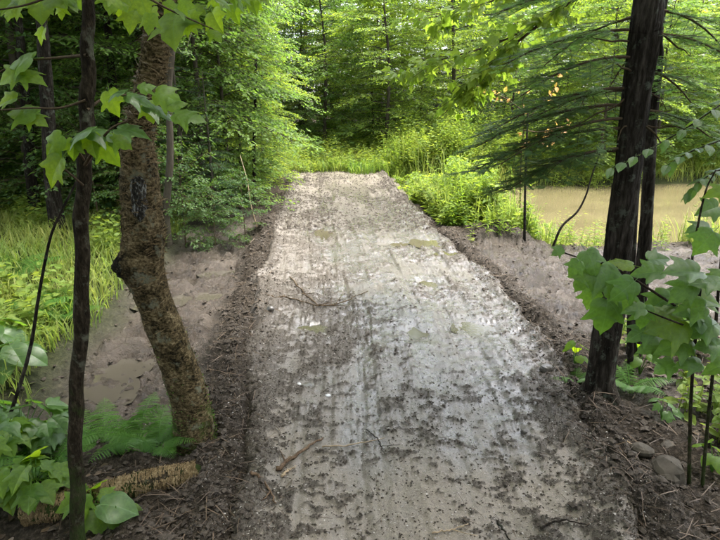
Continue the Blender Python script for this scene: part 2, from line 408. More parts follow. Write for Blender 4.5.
def screen_leaf(parent, kind, px, py, Y, ang, length_px, tilt=55, yaw=0):
    """a leaf whose middle stands at a pixel at distance Y, pointing along ang (degrees, picture sense); tilt lifts its face skywards"""
    p = AT(px, py, Y); depth = Y*cP+(CAM_H-p[2])*sP
    a, t, yw = R(ang), R(tilt), R(yaw)
    n = Vector((math.cos(t)*math.sin(yw), -math.cos(t)*math.cos(yw), math.sin(t)))
    d = Vector((math.cos(a), 0, math.sin(a))); d = (d-n*d.dot(n)).normalized()
    sz = length_px/FPX*depth/max(.45, math.hypot(d.x, d.z))
    return put_leaf(parent, kind, Vector(p)-d*sz*.5, d, n, sz)

# ------------------------------------------------------------------ terrain
eL = np.array([G(*p)[:2] for p in ((228, 545), (234, 480), (238, 430), (243, 380), (250, 330), (262, 270), (275, 225), (286, 195), (290, 176))])
eR = np.array([G(*p)[:2] for p in ((650, 545), (612, 480), (583, 430), (558, 375), (524, 312), (472, 262), (424, 218), (400, 195), (386, 176))])
def XL(Y):
    r = np.interp(Y, eL[:, 1], eL[:, 0]); return np.where(Y < eL[0, 1], eL[0, 0]-.25*(eL[0, 1]-Y), r)-.10*np.maximum(Y-12.6, 0)**1.4
def XR(Y):
    r = np.interp(Y, eR[:, 1], eR[:, 0]); return np.where(Y < eR[0, 1], eR[0, 0]+.1*(eR[0, 1]-Y), r)-.10*np.maximum(Y-12.6, 0)**1.4
PUD = [(415, 333, .16, 0), (482, 328, .16, 0), (318, 232, .24, 0), (312, 326, .12, 0), (432, 243, .20, 0), (306, 382, .06, 1), (398, 243, .16, 0), (452, 255, .14, 0), (428, 281, .14, 0)]
PUDG = [(G(a, b), r, k) for a, b, r, k in PUD]
PUDL = [(G(232, 269, -.10), .30), (G(92, 394, -.11), .22), (G(124, 362, -.11), .16), (G(160, 300, -.10), .2), (G(205, 290, -.10), .16)]
POND_Z = -.30
def pond_d(X, Y):                # >0 inside the pond
    wob = .5*(fbm(X*.7, Y*.7, 40, 3)-.5)
    near = (Y-7.25)*.8-np.maximum(0, 2.35-X)*1.4
    far = (12.6+.1*X-Y)
    return np.minimum(np.minimum(near, far), (12.5-X))+wob
def terrain(X, Y):
    """height of the ground (without the road's own layer) and its masks"""
    sl, sr = XL(Y)-X, X-XR(Y)
    w = .12*(fbm(X*2.2, Y*2.2, 3, 3)-.5); sl = sl+w*1.3; sr = sr+w*1.3
    n1 = fbm(X*.9, Y*.9, 11, 4)-.5; n2 = fbm(X*4.5, Y*4.5, 12, 5)-.5; n3 = fbm(X*22, Y*22, 15, 4)-.5
    inside = sstep(.02, -.06, np.maximum(sl, sr))
    # left: edge ridge, low muddy track, grassy bank
    yl = sstep(2.15, 2.7, Y)*sstep(8.6, 6.8, Y)
    trackL = sstep(.10, .38, sl)*sstep(1.35, .95, sl+.35*sstep(6, 3, Y)*0)*yl
    ridgeL = np.exp(-((sl-.08)/.11)**2)*sstep(1.2, 2.4, Y)*sstep(9.5, 7.5, Y)
    z = -.11*trackL+.045*ridgeL
    # right: mud flat running off to the right below the road
    yr = sstep(3.55, 4.1, Y)*sstep(7.15, 6.5, Y)
    trackR = sstep(.08, .30, sr)*yr
    ridgeR = np.exp(-((sr-.06)/.10)**2)*sstep(1.2, 2.2, Y)*sstep(7.2, 6.3, Y)
    bermR = np.exp(-((Y-7.0-.2*n1)/.28)**2)*sstep(.2, .5, sr)*sstep(5.5, 3.0, X)
    z = z-.08*trackR+.04*ridgeR+.055*bermR
    # rutted mud in the tracks
    z = z+(trackL+trackR)*(.11*n2+.11*(np.abs(fbm(X*4, Y*2.2, 21, 5)-.5)*2-.3)+.085*n3)
    # rough litter elsewhere
    out = (1-inside)*(1-np.clip(trackL+trackR, 0, 1))
    z = z+out*(.16*n1+.07*n2+.03*n3)+(1-inside)*.022*n3
    z = z+ridgeL*.06*n2*1.5+ridgeR*.05*n2+bermR*.07*n2+(ridgeL+ridgeR+bermR)*.05*n3
    z = z+.10*sstep(1.3, 2.6, sl)*sstep(2, 4, Y)+.05*sstep(.5, 1.6, sr)*sstep(4, 3, Y)
    z = z-.10*sstep(.25, .8, sl)*sstep(2.4, 1.6, Y)
    pd = pond_d(X, Y)
    z = z*(1-sstep(-.6, .2, pd))-.75*sstep(-.35, 1.0, pd)-.12*sstep(-.9, -.2, pd)
    dist = np.hypot(X, Y)
    z = z+sstep(12, 60, dist)*2.0*(fbm(X*.06, Y*.06, 33, 3)*.6)+sstep(15, 50, Y)*1.2*sstep(0, 6, Y-13)
    for (c, r) in PUDL:
        d = np.hypot((X-c[0]), (Y-c[1])*1.2)/r
        z = z-.05*np.exp(-d**2*1.2)*(1-inside)
    z = z-.05*inside
    mud = np.clip(trackL+trackR+.75*bermR*0+ridgeR*.3, 0, 1)
    low = sstep(3.9, 3.0, Y)*sstep(-.1, .2, sr)*sstep(1.0, .4, sr)           # mixed mud and debris by the near right edge
    mud = np.maximum(mud, low*.55*sstep(.45, .6, fbm(X*5, Y*5, 51, 4)))
    dark = np.clip(ridgeL*1.0+ridgeR*.8+bermR*.9, 0, 1)*sstep(.25, .55, fbm(X*7, Y*7, 52, 4)+.12)
    grassy = sstep(.95, 1.35, sl)*sstep(2.4, 3.0, Y)*sstep(8.5, 6.5, Y)
    grassy = np.maximum(grassy, sstep(.3, .7, sr)*sstep(6.9, 7.4, Y)*sstep(18, 14, Y)*sstep(.6, .2, pd))
    grassy = np.maximum(grassy, sstep(12.8, 13.6, Y)*sstep(18, 15, Y)*sstep(-6, -3, X))
    return z, np.stack([mud, dark, grassy, np.ones_like(mud)], -1), inside
def gz(x, y): return float(terrain(np.array([float(x)]), np.array([float(y)]))[0][0])

def axis(lo, a, b, hi, step, g):
    mid = np.arange(a, b, step); up = [b]; s = step
    while up[-1] < hi: s *= g; up.append(up[-1]+s)
    dn = [a]; s = step
    while dn[-1] > lo: s *= g; dn.append(dn[-1]-s)
    return np.concatenate([dn[:0:-1], mid, up])
def grid_faces(nr, nc):
    i = np.arange(nr-1)[:, None]*nc; j = np.arange(nc-1)[None]
    return np.stack([i+j, i+j+1, i+j+1+nc, i+j+nc], -1).reshape(-1, 4)
xs = axis(-160, -2.4, 2.6, 160, .020, 1.06); ys = [1.2]
while ys[-1] < 14: ys.append(ys[-1]+max(.017, .0080*ys[-1]))
s = ys[-1]-ys[-2]
while ys[-1] < 300: s *= 1.06; ys.append(ys[-1]+s)
dn = [1.2]; s = .02
while dn[-1] > -60: s *= 1.15; dn.append(dn[-1]-s)
ys = np.array(dn[:0:-1]+ys)
GX, GY = np.meshgrid(xs, ys)
gzv, gm, _ = terrain(GX.ravel(), GY.ravel())
ground = link('ground', mesh_np('ground', np.stack([GX.ravel(), GY.ravel(), gzv], -1), grid_faces(len(ys), len(xs)), M['ground'], smooth=True, col=gm))
tag(ground, 'brown forest floor with muddy tracks and grassy banks beside the road', None, kind='structure')

def road_z(X, Y):
    sl, sr = XL(Y)-X, X-XR(Y)
    e = np.maximum(sl, sr)+.22*(fbm(X*1.8, Y*1.8, 61, 4)-.5)+.07*(fbm(X*14, Y*14, 62, 3)-.5)
    u = np.clip((X-XL(Y))/np.maximum(XR(Y)-XL(Y), .1), -.2, 1.2)
    rut = np.exp(-((u-.30)/.10)**2)+np.exp(-((u-.72)/.10)**2)
    n1 = fbm(X*1.3, Y*.9, 63, 4)-.5; n2 = fbm(X*7, Y*5, 64, 4)-.5; n3 = fbm(X*30, Y*30, 65, 4)-.5
    # crumbled dark mud lies in patches, more between the wheel lines and along the left side
    deb = fbm(X*1.6, Y*1.5, 66, 5)*.30+fbm(X*7, Y*10, 67, 4)*.28+fbm(X*24, Y*40, 69, 4)*.42
    bias = -.030+.07*np.exp(-((u-.22)/.16)**2)-.04*np.exp(-((u-.62)/.2)**2)+.12*sstep(-.30, -.02, e)+.02*sstep(3.0, 1.6, Y)-.02*sstep(5, 10, Y)
    bias = bias+.09*np.exp(-((X+.35)/.45)**2-((Y-4.3)/.8)**2)+.05*np.exp(-((X-.15)/.30)**2-((Y-3.2)/1.2)**2)
    cx = X-.5*(XL(Y)+XR(Y)); streak = fbm(cx*16, Y*.9, 74, 3)-.5; tread = np.sin(Y*42+6*np.sin(cx*9))*np.exp(-((np.abs(cx)-.55)/.14)**2)*sstep(.45, .6, fbm(X*1.1, Y*.8, 75, 2))
    debm = sstep(.49, .60, deb+bias+.16*streak+.012*tread)
    bump = np.abs(fbm(X*38, Y*34, 68, 3)-.5)*2
    z = .012-.028*rut+.045*n1+.020*n2+.009*n3+.030*streak+.004*tread+debm*(.005+.020*bump+.012*n2)
    z = z+.03*np.exp(-((e+.05)/.07)**2)
    gs = 0
    for (c, r, k) in PUDG:
        d = np.hypot(X-c[0], (Y-c[1])*1.1)/r+1.1*(fbm(X*9, Y*9, 73, 3)-.5)
        g = np.exp(-np.maximum(d, 0)**2*1.3)
        z = z*(1-g*.35)-.030*g
        debm = debm*(1-g*.8); gs = gs+g
    drop = sstep(-.02, .12, e)
    z = z-.13*drop
    tan = sstep(3.4, 2.1, Y)*(.6+.6*(fbm(X*2, Y*2, 70, 3)-.3))+.35*sstep(9, 12, Y)
    wet = sstep(1.95, 2.9, Y)*sstep(12, 7, Y)*sstep(.12, .45, u+.25*(fbm(X*1.7, Y*1.3, 71, 3)-.5))+.25
    wet = wet*(.55+.85*sstep(.38, .58, fbm(X*3.4, Y*1.5, 72, 4)+.05*rut-.35*streak))
    wet = wet+.8*gs
    return z, np.stack([debm, np.clip(wet, 0, 1), np.clip(tan, 0, 1), np.ones_like(tan)], -1)
rys = [1.0]
while rys[-1] < 17: rys.append(rys[-1]+max(.0075, .0054*rys[-1]))
rys = np.array(rys); us = np.linspace(-.11, 1.11, 350)
RY = np.repeat(rys[:, None], len(us), 1); RX = XL(RY)+(XR(RY)-XL(RY))*us[None]
rz, rm = road_z(RX.ravel(), RY.ravel())
road = link('dirt_road', mesh_np('dirt_road', np.stack([RX.ravel(), RY.ravel(), rz], -1), grid_faces(len(rys), len(us)), M['road'], smooth=True, col=rm))
tag(road, 'wet grey mud road with ruts and crumbled dark mud', None, kind='structure')
def surf(x, y):
    x = np.asarray(x, float); y = np.asarray(y, float)
    a = terrain(x, y)[0]; b = road_z(x, y)[0]
    ins = (x > XL(y)-.1) & (x < XR(y)+.1)
    return np.where(ins, np.maximum(a, b), a)

# water
def blob(name, c, r, z, mat, seed, n=40, sx=1.0, sy=1.0):
    a = np.linspace(0, 2*math.pi, n, endpoint=False)
    rr = r*(.8+.5*fbm(np.cos(a)*1.5+seed, np.sin(a)*1.5, seed, 3))
    V = np.stack([c[0]+rr*np.cos(a)*sx, c[1]+rr*np.sin(a)*sy, np.full(n, z)], -1)
    V = np.concatenate([V, [[c[0], c[1], z]]]); F = np.array([[k, (k+1) % n, n] for k in range(n)])
    return link(name, mesh_np(name, V, F, mat))
a = np.linspace(0, 2*math.pi, 60, endpoint=False)
pond = blob('pond_water', (7.6, 10.0), 1.0, POND_Z, M['pond'], 5, 60, 7.6, 4.0)
tag(pond, 'muddy yellow-brown pond behind the bank of herbs', None, kind='structure')
for i, (c, r, k) in enumerate(PUDG):
    zz = float(road_z(np.array([c[0]]), np.array([c[1]]))[0][0])
    o = blob('puddle_water', c, r*1.25, zz+.013, M['puddle'], 80+i); tag(o, 'small tan puddle lying in the wet road', None, 'puddles on the road', 'structure')
for i, (c, r) in enumerate(PUDL):
    o = blob('puddle_water', c, r*1.2, gz(c[0], c[1])+.028, M['puddle_grey'], 95+i); tag(o, 'shallow pale puddle in the muddy track', None, 'puddles in the muddy track', 'structure')

# ------------------------------------------------------------------ tree builders
def broadleaf(seed, H, h0, Rr, nb, ntw, nlf, leafL, tr, mat, bark, tpl=T_DIA, droop=.35, lean=0.0, up=.55, top=True, side=None):
    r = np.random.default_rng(seed); wood, lv = Geo(), Geo()
    n = 12; zz = np.linspace(-.15, H, n)
    ph = r.uniform(0, 6, 2)
    tp = np.stack([lean*zz+.02*H*np.sin(zz*.8+ph[0])*zz/H, .02*H*np.sin(zz*.7+ph[1])*zz/H, zz], -1)
    rad = tr*(1-.85*np.clip(zz, 0, H)/H); rad[0] *= 1.5; rad[1] *= 1.1
    wood.tube(tp, rad, 9, .5, rough=.08, seed=seed)
    for b in range(nb):
        f = (b+r.random())/nb; h = h0+(H-h0)*f**.95
        az = b*2.399+r.uniform(-.5, .5)
        if side is not None: az = side[0]+r.uniform(-1, 1)*side[1]
        base = np.array([np.interp(h, zz, tp[:, k]) for k in range(3)])
        Lb = Rr*(.35+.65*math.sin(math.pi*min(1, (.22+.78*f))**1.0))*r.uniform(.65, 1.15)
        e = up*(.25+.9*f)+r.uniform(-.15, .15)
        d = np.array([math.cos(az), math.sin(az), 0]); pr = np.array([-d[1], d[0], 0])
        s = np.linspace(0, 1, 6); dz = Lb*(math.tan(e)*s-droop*s**2*(1.0+.6*(1-f)))
        bend = r.uniform(-.2, .2)*Lb
        P = base+d*(Lb*s)[:, None]+pr*(bend*s**2)[:, None]; P[:, 2] += dz
        wood.tube(P, np.interp(s, [0, 1], [max(.006, tr*.28*(1-f*.6)), .003]), 4, .5, cap=False)
        # twigs
        st = np.sort(r.uniform(.12, 1, ntw)); sg = np.where(np.arange(ntw) % 2, 1, -1)
        B0 = np.stack([np.interp(st, s, P[:, k]) for k in range(3)], -1)
        ta = sg*r.uniform(.5, 1.1, ntw); ta[-1] = 0
        td = d*np.cos(ta)[:, None]+pr*np.sin(ta)[:, None]
        tl = Lb*(.18+.34*(1-st))*r.uniform(.7, 1.3, ntw)+.12
        q = (np.arange(nlf)+.5)/nlf
        drp = r.uniform(.0, .45, ntw)
        LP = B0[:, None]+td[:, None]*(tl[:, None]*q[None])[:, :, None]
        LP[:, :, 2] -= (drp*tl)[:, None]*q[None]**1.6
        LP = LP+r.normal(0, .02, LP.shape)
        ls = np.where((np.arange(nlf) % 2)[None] == 1, 1, -1)*np.ones((ntw, 1)); la = ls*r.uniform(.5, 1.2, (ntw, nlf))
        tp2 = np.stack([-td[:, 1], td[:, 0], td[:, 2]*0], -1)
        LD = td[:, None]*np.cos(la)[:, :, None]+tp2[:, None]*np.sin(la)[:, :, None]
        LD[:, :, 2] -= r.uniform(.1, .7, (ntw, nlf))
        N = np.zeros_like(LP); N[:, :, 2] = 1; N = N+r.normal(0, .38, N.shape)
        sz = leafL*r.uniform(.6, 1.2, (ntw, nlf))
        tone = np.clip(r.normal(.5, .16)+r.normal(0, .18, (ntw, nlf)), 0, 1)
        lv.leaves(LP.reshape(-1, 3), LD.reshape(-1, 3), N.reshape(-1, 3), sz.ravel(), tpl, tone.ravel())
        for k in range(ntw):
            wood.tube(np.stack([B0[k], B0[k]+td[k]*tl[k]*.9-np.array([0, 0, drp[k]*tl[k]*.8])]), [.004, .002], 3, .5, cap=False)
    return wood.mesh('trunk', bark, True), lv.mesh('crown', mat)

def conifer(seed, H, h0, Rr, nb, tr, mat, bark, dens=1.0, spray=.11, ybias=None, tpl=T_SPRAY, droop=.25, pts=None, trunk=True, sub=16, fine=None):
    r = np.random.default_rng(seed); wood, lv = Geo(), Geo()
    if pts is None:
        zz = np.linspace(-.15, H, 14); tp = np.stack([.03*np.sin(zz), .03*np.cos(zz*.9), zz], -1)
    else: tp = pts; zz = tp[:, 2]
    rad = tr*(1-.9*np.clip(zz, 0, H)/H); rad[0] *= 1.6; rad[1] *= 1.25
    if trunk: wood.tube(tp, rad, 14, .5, rough=.10, seed=seed)
    for b in range(nb):
        f = (b+r.random())/nb; h = h0+(H-h0)*f; az = b*2.399+r.uniform(-.4, .4)
        Lb = Rr*(1-.85*f)*r.uniform(.6, 1.15)+.1
        conifer_branch(r, wood, lv, np.array([np.interp(h, zz, tp[:, k]) for k in range(3)]), az, Lb, .12, droop, sub, spray, tpl, fine, tr)
    return wood.mesh('trunk', bark, True), lv.mesh('crown', mat)
def conifer_branch(r, wood, lv, base, az, Lb, rise, droop, sub, spray, tpl, fine, tr=.08, r0=None, thin=1.0):
    d = np.array([math.cos(az), math.sin(az), 0]); pr = np.array([-d[1], d[0], 0])
    s = np.linspace(0, 1, 7); P = base+d*(Lb*s)[:, None]+pr*(r.uniform(-.1, .1)*Lb*s*s)[:, None]; P[:, 2] += Lb*(rise*s-droop*s**2)
    wood.tube(P, np.interp(s, [0, 1], [r0 or max(.007, tr*.13), .003]), 5, .5, cap=False)
    ns = max(4, int(sub*(Lb+.2))); st = np.linspace(.18, .99, ns); sg = np.where(np.arange(ns) % 2, 1, -1)
    for k in range(ns):
        b0 = np.array([np.interp(st[k], s, P[:, c]) for c in range(3)])
        ta = sg[k]*r.uniform(.75, 1.15) if k < ns-1 else 0
        td = d*math.cos(ta)+pr*math.sin(ta); tl = Lb*(.10+.42*(1-st[k])**.8)*r.uniform(.7, 1.2)+.05
        m = max(3, int(tl/(spray*.30))); q = (np.arange(m)+.6)/m
        sp = b0+td*(tl*q)[:, None]; dr = r.uniform(.05, .45); sp[:, 2] -= dr*tl*q**1.5
        wood.tube(np.stack([b0, sp[m//2], sp[-1]]), np.array([.004, .003, .0015])*thin, 3, .5, cap=False)
        ls = np.where(np.arange(m) % 2, 1, -1)*r.uniform(.6, .95, m); tq = np.array([-td[1], td[0], 0])
        sd_ = td*np.cos(ls)[:, None]+tq*np.sin(ls)[:, None]; sd_[:, 2] -= r.uniform(.05, .35, m)
        N = np.array([0, 0, 1.0])+r.normal(0, .22, (m, 3))
        sl = spray*r.uniform(.7, 1.25, m)*(1-.35*q)
        tone = np.clip(r.normal(.45, .18)+r.normal(0, .15, m), 0, 1)
        if not fine:
            lv.leaves(sp, sd_, N, sl, tpl, tone)
        else:                 # real needles in two ranks along each twiglet
            kn = fine; u = (np.arange(kn)+.5)/kn
            NP = sp[:, None]+sd_[:, None]*(sl[:, None]*u[None])[:, :, None]
            side = np.where(np.arange(kn) % 2, 1, -1); S = nrm(np.cross(N, sd_))
            ND = sd_[:, None]*.45+S[:, None]*side[None, :, None]+r.normal(0, .12, NP.shape)
            NN = np.repeat(N[:, None], kn, 1)
            nl = .020*r.uniform(.7, 1.2, NP.shape[:2])*(1-.4*u[None]**2)
            lv.leaves(NP.reshape(-1, 3), ND.reshape(-1, 3), NN.reshape(-1, 3), nl.ravel(), T_NEEDLE, np.repeat(tone, kn))

def tree(name, protos, x, y, rz, sc, label, group, dz=0.0, cat='tree', wide=1.0):
    e = link(name, None, None, (x, y, gz(x, y)+dz), (0, 0, rz), (sc*wide, sc*wide, sc)); e.empty_display_size = .2
    tag(e, label, cat, group)
    link('trunk', protos[0], e); link('crown', protos[1], e)
    return e

# prototypes for the wood
P_B = [broadleaf(100+i, H, h0, Rr, int(nb*1.3), 20, 17, L, tr, M[m], M['bark_far']) for i, (H, h0, Rr, nb, L, tr, m) in enumerate((
    (8.0, .5, 2.3, 50, .095, .075, 'leaf_beech'), (9.0, .9, 2.6, 54, .10, .09, 'leaf_bright'), (7.0, .3, 2.0, 50, .080, .06, 'leaf_beech'),
    (10., 1.6, 2.8, 54, .10, .11, 'leaf_deep'), (6.0, .25, 1.8, 46, .08, .05, 'leaf_bright')))]
P_C = [conifer(200+i, H, .35, Rr, nb, .08, M['needle_far'], M['bark_far'], spray=.16) for i, (H, Rr, nb) in enumerate(((9, 2.0, 54), (7, 1.7, 46), (5, 1.3, 40)))]
P_S = [broadleaf(300+i, H, .12, Rr, nb, 9, 11, .085, .02, M[m], M['twig'], up=.8) for i, (H, Rr, nb, m) in enumerate(((1.6, .8, 22, 'leaf_beech'), (2.4, 1.0, 26, 'leaf_deep'), (1.2, .7, 20, 'leaf_bright')))]

# ---- the wood beyond the end of the road and round the clearing
placed = []
def free(x, y, d):
    for (a, b) in placed:
        if (a-x)**2+(b-y)**2 < d*d: return False
    placed.append((x, y)); return True
r = np.random.default_rng(5)
ORD = 'first second third fourth fifth sixth seventh eighth ninth tenth eleventh twelfth thirteenth fourteenth fifteenth sixteenth seventeenth eighteenth'.split()
def sort_of(p):
    for lst, words in ((P_B, ('green leafy tree', 'bright leafy tree', 'slim green leafy tree', 'deep green leafy tree', 'small bright leafy tree')), (P_C, ('tall dark conifer', 'dark conifer', 'small dark conifer'))):
        for k, q in enumerate(lst):
            if q is p: return words[k]
def scatter(n, xr, yr, mind, choose, cond, name, place, group, srange=(.85, 1.25), order=False):
    k = t = 0; made = []
    while k < n and t < n*60:
        t += 1; x, y = r.uniform(*xr), r.uniform(*yr)
        if not cond(x, y) or not free(x, y, mind): continue
        p = choose()
        made.append((x/y, tree(name, p, x, y, r.uniform(0, 6.28), r.uniform(*srange), sort_of(p)+' '+place, group, wide=1.25))); k += 1
    if order:
        for q, (_, o) in enumerate(sorted(made, key=lambda a: a[0])): o['label'] = o['label']+', '+ORD[q]+' from the left'
inview = lambda x, y: abs(x) < .75*y+2.5
pick = lambda L, p: (lambda: L[r.choice(len(L), p=p)])
mixp = P_B+P_C
scatter(16, (-6, 7), (15.2, 19), 1.7, pick(P_B, [.3, .3, .2, .05, .15]), lambda x, y: inview(x, y) and not (-3.2 < x < .6 and y < 16), 'broadleaf_tree', 'at the wood edge beyond the road', 'leafy trees at the edge of the wood beyond the road', (.5, .68), True)
scatter(44, (-16, 20), (18.5, 30), 1.7, pick(mixp, [.16, .16, .1, .22, .04, .16, .1, .06]), inview, 'forest_tree', 'deep in the wood beyond the end of the road', 'trees deep in the wood beyond the road', (.66, .86))
scatter(44, (-30, 34), (29, 42), 2.0, pick(mixp, [.2, .2, .05, .35, 0, .2, 0, 0]), inview, 'forest_tree', 'far off at the back of the wood', 'trees at the back of the wood', (1.0, 1.2))
scatter(15, (-13, -4.4), (7.2, 16), 1.6, pick(mixp, [.14, .1, .1, .3, .02, .2, .1, .04]), lambda x, y: inview(x, y) and x < -2.6-.18*y, 'shade_tree', 'in the wood behind the grassy bank', 'trees in the wood behind the grassy bank', (.75, 1.1), True)
scatter(16, (3.5, 16), (13.2, 19), 1.7, pick(mixp, [.25, .25, .1, .05, .15, .1, .1, 0]), lambda x, y: inview(x, y), 'shore_tree', 'on the far shore of the pond', 'trees on the far shore of the pond', (.5, .68), True)

# ---- shrubs, saplings and undergrowth of the middle distance
def low_cover(name, label, pts, mat, hgt, nst, leafL, tpl, seed, wood=False, spread=.10, nl=12, upr=.5, taper=False):
    """upright leafy stems"""
    r = np.random.default_rng(seed); g = Geo()
    n = len(pts)
    z = surf(pts[:, 0], pts[:, 1])
    H = hgt*r.uniform(.3, 1.1, n)*(.55+.8*fbm(pts[:, 0]*1.4, pts[:, 1]*1.4, seed+50, 3))
    if taper: H = H*(.30+.70*sstep(.0, .9, pts[:, 0]-XR(pts[:, 1])))*(.62+.38*sstep(7.2, 9.6, pts[:, 1]))
    lean = r.normal(0, .16, (n, 2))
    q = np.linspace(.12, 1, nl)
    LP = np.zeros((n, nl, 3))
    LP[:, :, 0] = pts[:, 0:1]+(lean[:, 0]*H)[:, None]*q[None]**1.5
    LP[:, :, 1] = pts[:, 1:2]+(lean[:, 1]*H)[:, None]*q[None]**1.5
    LP[:, :, 2] = z[:, None]+H[:, None]*q[None]
    az = r.uniform(0, 6.28, (n, 1))+np.arange(nl)[None]*2.4+r.normal(0, .4, (n, nl))
    D = np.stack([np.cos(az), np.sin(az), upr*r.uniform(-.6, 1.2, (n, nl))], -1)
    N = np.zeros_like(D); N[..., 2] = 1; N = N+r.normal(0, .3, N.shape)
    L = leafL*r.uniform(.6, 1.25, (n, nl))*(1.1-.55*q[None])
    tone = np.clip(r.normal(.5, .2, (n, 1))+r.normal(0, .12, (n, nl)), 0, 1)
    g.leaves(LP.reshape(-1, 3), D.reshape(-1, 3), N.reshape(-1, 3), L.ravel(), tpl, tone.ravel())
    # stems as thin three-sided blades
    b = np.stack([pts[:, 0], pts[:, 1], z-.02], -1); t = LP[:, -1]
    w = .004
    V = np.stack([b+[w, 0, 0], b+[-w/2, w, 0], b+[-w/2, -w, 0], t], 1).reshape(-1, 3)
    F = (np.array([[0, 1, 3], [1, 2, 3], [2, 0, 3]])[None]+(np.arange(n)*4)[:, None, None]).reshape(-1, 3)
    g.add(V, T=F, a=.6)
    o = link(name, g.mesh(name, mat)); tag(o, label, 'undergrowth', kind='stuff'); return o
def area(n, xr, yr, cond, seed):
    r = np.random.default_rng(seed); x = r.uniform(*xr, n*8); y = r.uniform(*yr, n*8)
    k = cond(x, y); return np.stack([x[k], y[k]], -1)[:n]
def grass_stuff(name, label, pts, mat, hgt, wid, seed, bend=.5):
    r = np.random.default_rng(seed); n = len(pts); z = surf(pts[:, 0], pts[:, 1])-.01
    H = hgt*r.uniform(.4, 1.2, n); az = r.uniform(0, 6.28, n); bd = bend*r.uniform(.2, 1.3, n)*H
    d = np.stack([np.cos(az), np.sin(az)], -1); sx = np.stack([-d[:, 1], d[:, 0]], -1)
    V = np.zeros((n, 7, 3)); w = wid*r.uniform(.6, 1.3, n)
    for k, (t, ww) in enumerate(((0, 1), (.4, .9), (.75, .6))):
        c = pts+d*(bd*t**1.8)[:, None]
        for q, sgn in enumerate((1, -1)):
            V[:, k*2+q, :2] = c+sx*(sgn*w*ww)[:, None]; V[:, k*2+q, 2] = z+H*t*(1-.18*t*t*bend)
    V[:, 6, :2] = pts+d*bd[:, None]; V[:, 6, 2] = z+H*(1-.35*bend)
    T = np.array([[0, 1, 3], [0, 3, 2], [2, 3, 5], [2, 5, 4], [4, 5, 6]])
    F = (T[None]+(np.arange(n)*7)[:, None, None]).reshape(-1, 3)
    tone = np.repeat(np.clip(fbm(pts[:, 0]*1.5, pts[:, 1]*1.5, seed, 3)*1.2-.25+r.normal(0, .2, n), 0, 1), 7)
    o = link(name, mesh_np(name, V.reshape(-1, 3), F, mat, tone)); tag(o, label, 'grass', kind='stuff'); return o

sl_ = lambda x, y: XL(y)-x
sr_ = lambda x, y: x-XR(y)
# grass bank on the left
grass_stuff('bank_grass', 'long green and straw-coloured grass on the bank beyond the muddy track', area(26000, (-7, -1), (2.7, 9), lambda x, y: (sl_(x, y)+.25*(fbm(x*3, y*3, 5, 3)-.5) > 1.2), 1), M['grass'], .27, .0045, 1, .8)
low_cover('bank_herbs', 'low leafy herbs among the grass of the bank', area(900, (-7, -1), (3.2, 9), lambda x, y: (sl_(x, y) > 1.4) & (fbm(x*1.2, y*1.2, 9, 3) > .5), 2), M['herb'], .38, 1, .12, T_DIA, 2)
# herbs between road and pond
herbc = lambda x, y: (sr_(x, y)+.25*(fbm(x*2, y*2, 5, 3)-.5) > .12) & (pond_d(x, y) < -.15) & (y > 7.15+.15*np.sin(x*5))
low_cover('tall_herbs', 'tall bright yellow-green herbs on the bank between road and pond', area(2300, (-1, 4.0), (7.1, 14.5), lambda x, y: herbc(x, y) & (fbm(x*1.8, y*1.8, 91, 3) > .40), 3), M['herb'], 1.25, 1, .13, T_NARROW, 3, nl=26, upr=.7, taper=True)
low_cover('tall_herbs', 'broad-leaved herbs among the tall growth beside the pond', area(700, (-1, 2.8), (7.3, 14.5), herbc, 4), M['herb'], 1.0, 1, .16, T_DIA, 4, nl=14, taper=True)
grass_stuff('pond_grass', 'bright grass standing round the muddy pond', area(22000, (-.5, 14), (7.0, 14.5), lambda x, y: (sr_(x, y) > .15) & ((pond_d(x, y) < .12+.5*(fbm(x, y, 6, 3)-.5)) | ((pond_d(x, y) < 2.2) & (fbm(x*1.3, y*2.5, 8, 3) > .62))) & (y > 7.15+.25*np.sin(x*2.3)), 5), M['grass'], .50, .006, 5, .5)
endc = lambda x, y: (y > 12.9+.4*np.sin(x*2)+1.3*(fbm(x*2.2, y*2.2, 97, 3)-.5)+np.where(x < -1.6, -1.2, 0)*(x > -8)) & (((x < XL(y)-.1) | (x > XR(y)+.1)) | (y > 13.9))
low_cover('verge_herbs', 'leafy herbs closing off the far end of the road', area(2600, (-6, 6), (12.3, 17.5), endc, 6), M['herb'], .75, 1, .15, T_NARROW, 6, nl=20, upr=.6)
grass_stuff('verge_grass', 'pale grass along the far end of the road', area(12000, (-5, 4), (12.4, 15.5), endc, 7), M['grass'], .45, .008, 7, .5)
crossc = lambda x, y: y > 12.75+.9*(fbm(x*1.6, y*1.2, 98, 3)-.35)+.25*np.abs(x+.6)*0
grass_stuff('end_grass', 'short bright grass growing across the end of the road', area(6500, (-3.2, 1.6), (12.5, 14.8), crossc, 61), M['grass'], .30, .008, 61, .6)
low_cover('end_herbs', 'low bright herbs scattered across the end of the road', area(420, (-3.2, 1.6), (12.9, 15.2), crossc, 62), M['herb'], .55, 1, .13, T_NARROW, 62, nl=18, upr=.6)
low_cover('far_shore_herbs', 'pale herbs on the far shore of the pond', area(1500, (1, 15), (12.0, 15), lambda x, y: pond_d(x, y) < -.2, 8), M['herb'], .8, 1, .15, T_NARROW, 8, nl=18, upr=.6)
grass_stuff('dry_stalks', 'pale dry stalks standing among the tall herbs', area(900, (-1, 4.2), (7.2, 14), herbc, 45), M['grass'], 1.1, .004, 45, .35)
low_cover('bank_weeds', 'sparse weeds on the dirt bank before the pond', area(130, (.9, 4.5), (6.6, 7.3), lambda x, y: (sr_(x, y) > .3) & (fbm(x*2, y*2, 23, 3) > .45), 25), M['herb'], .45, 1, .09, T_NARROW, 25, nl=16)
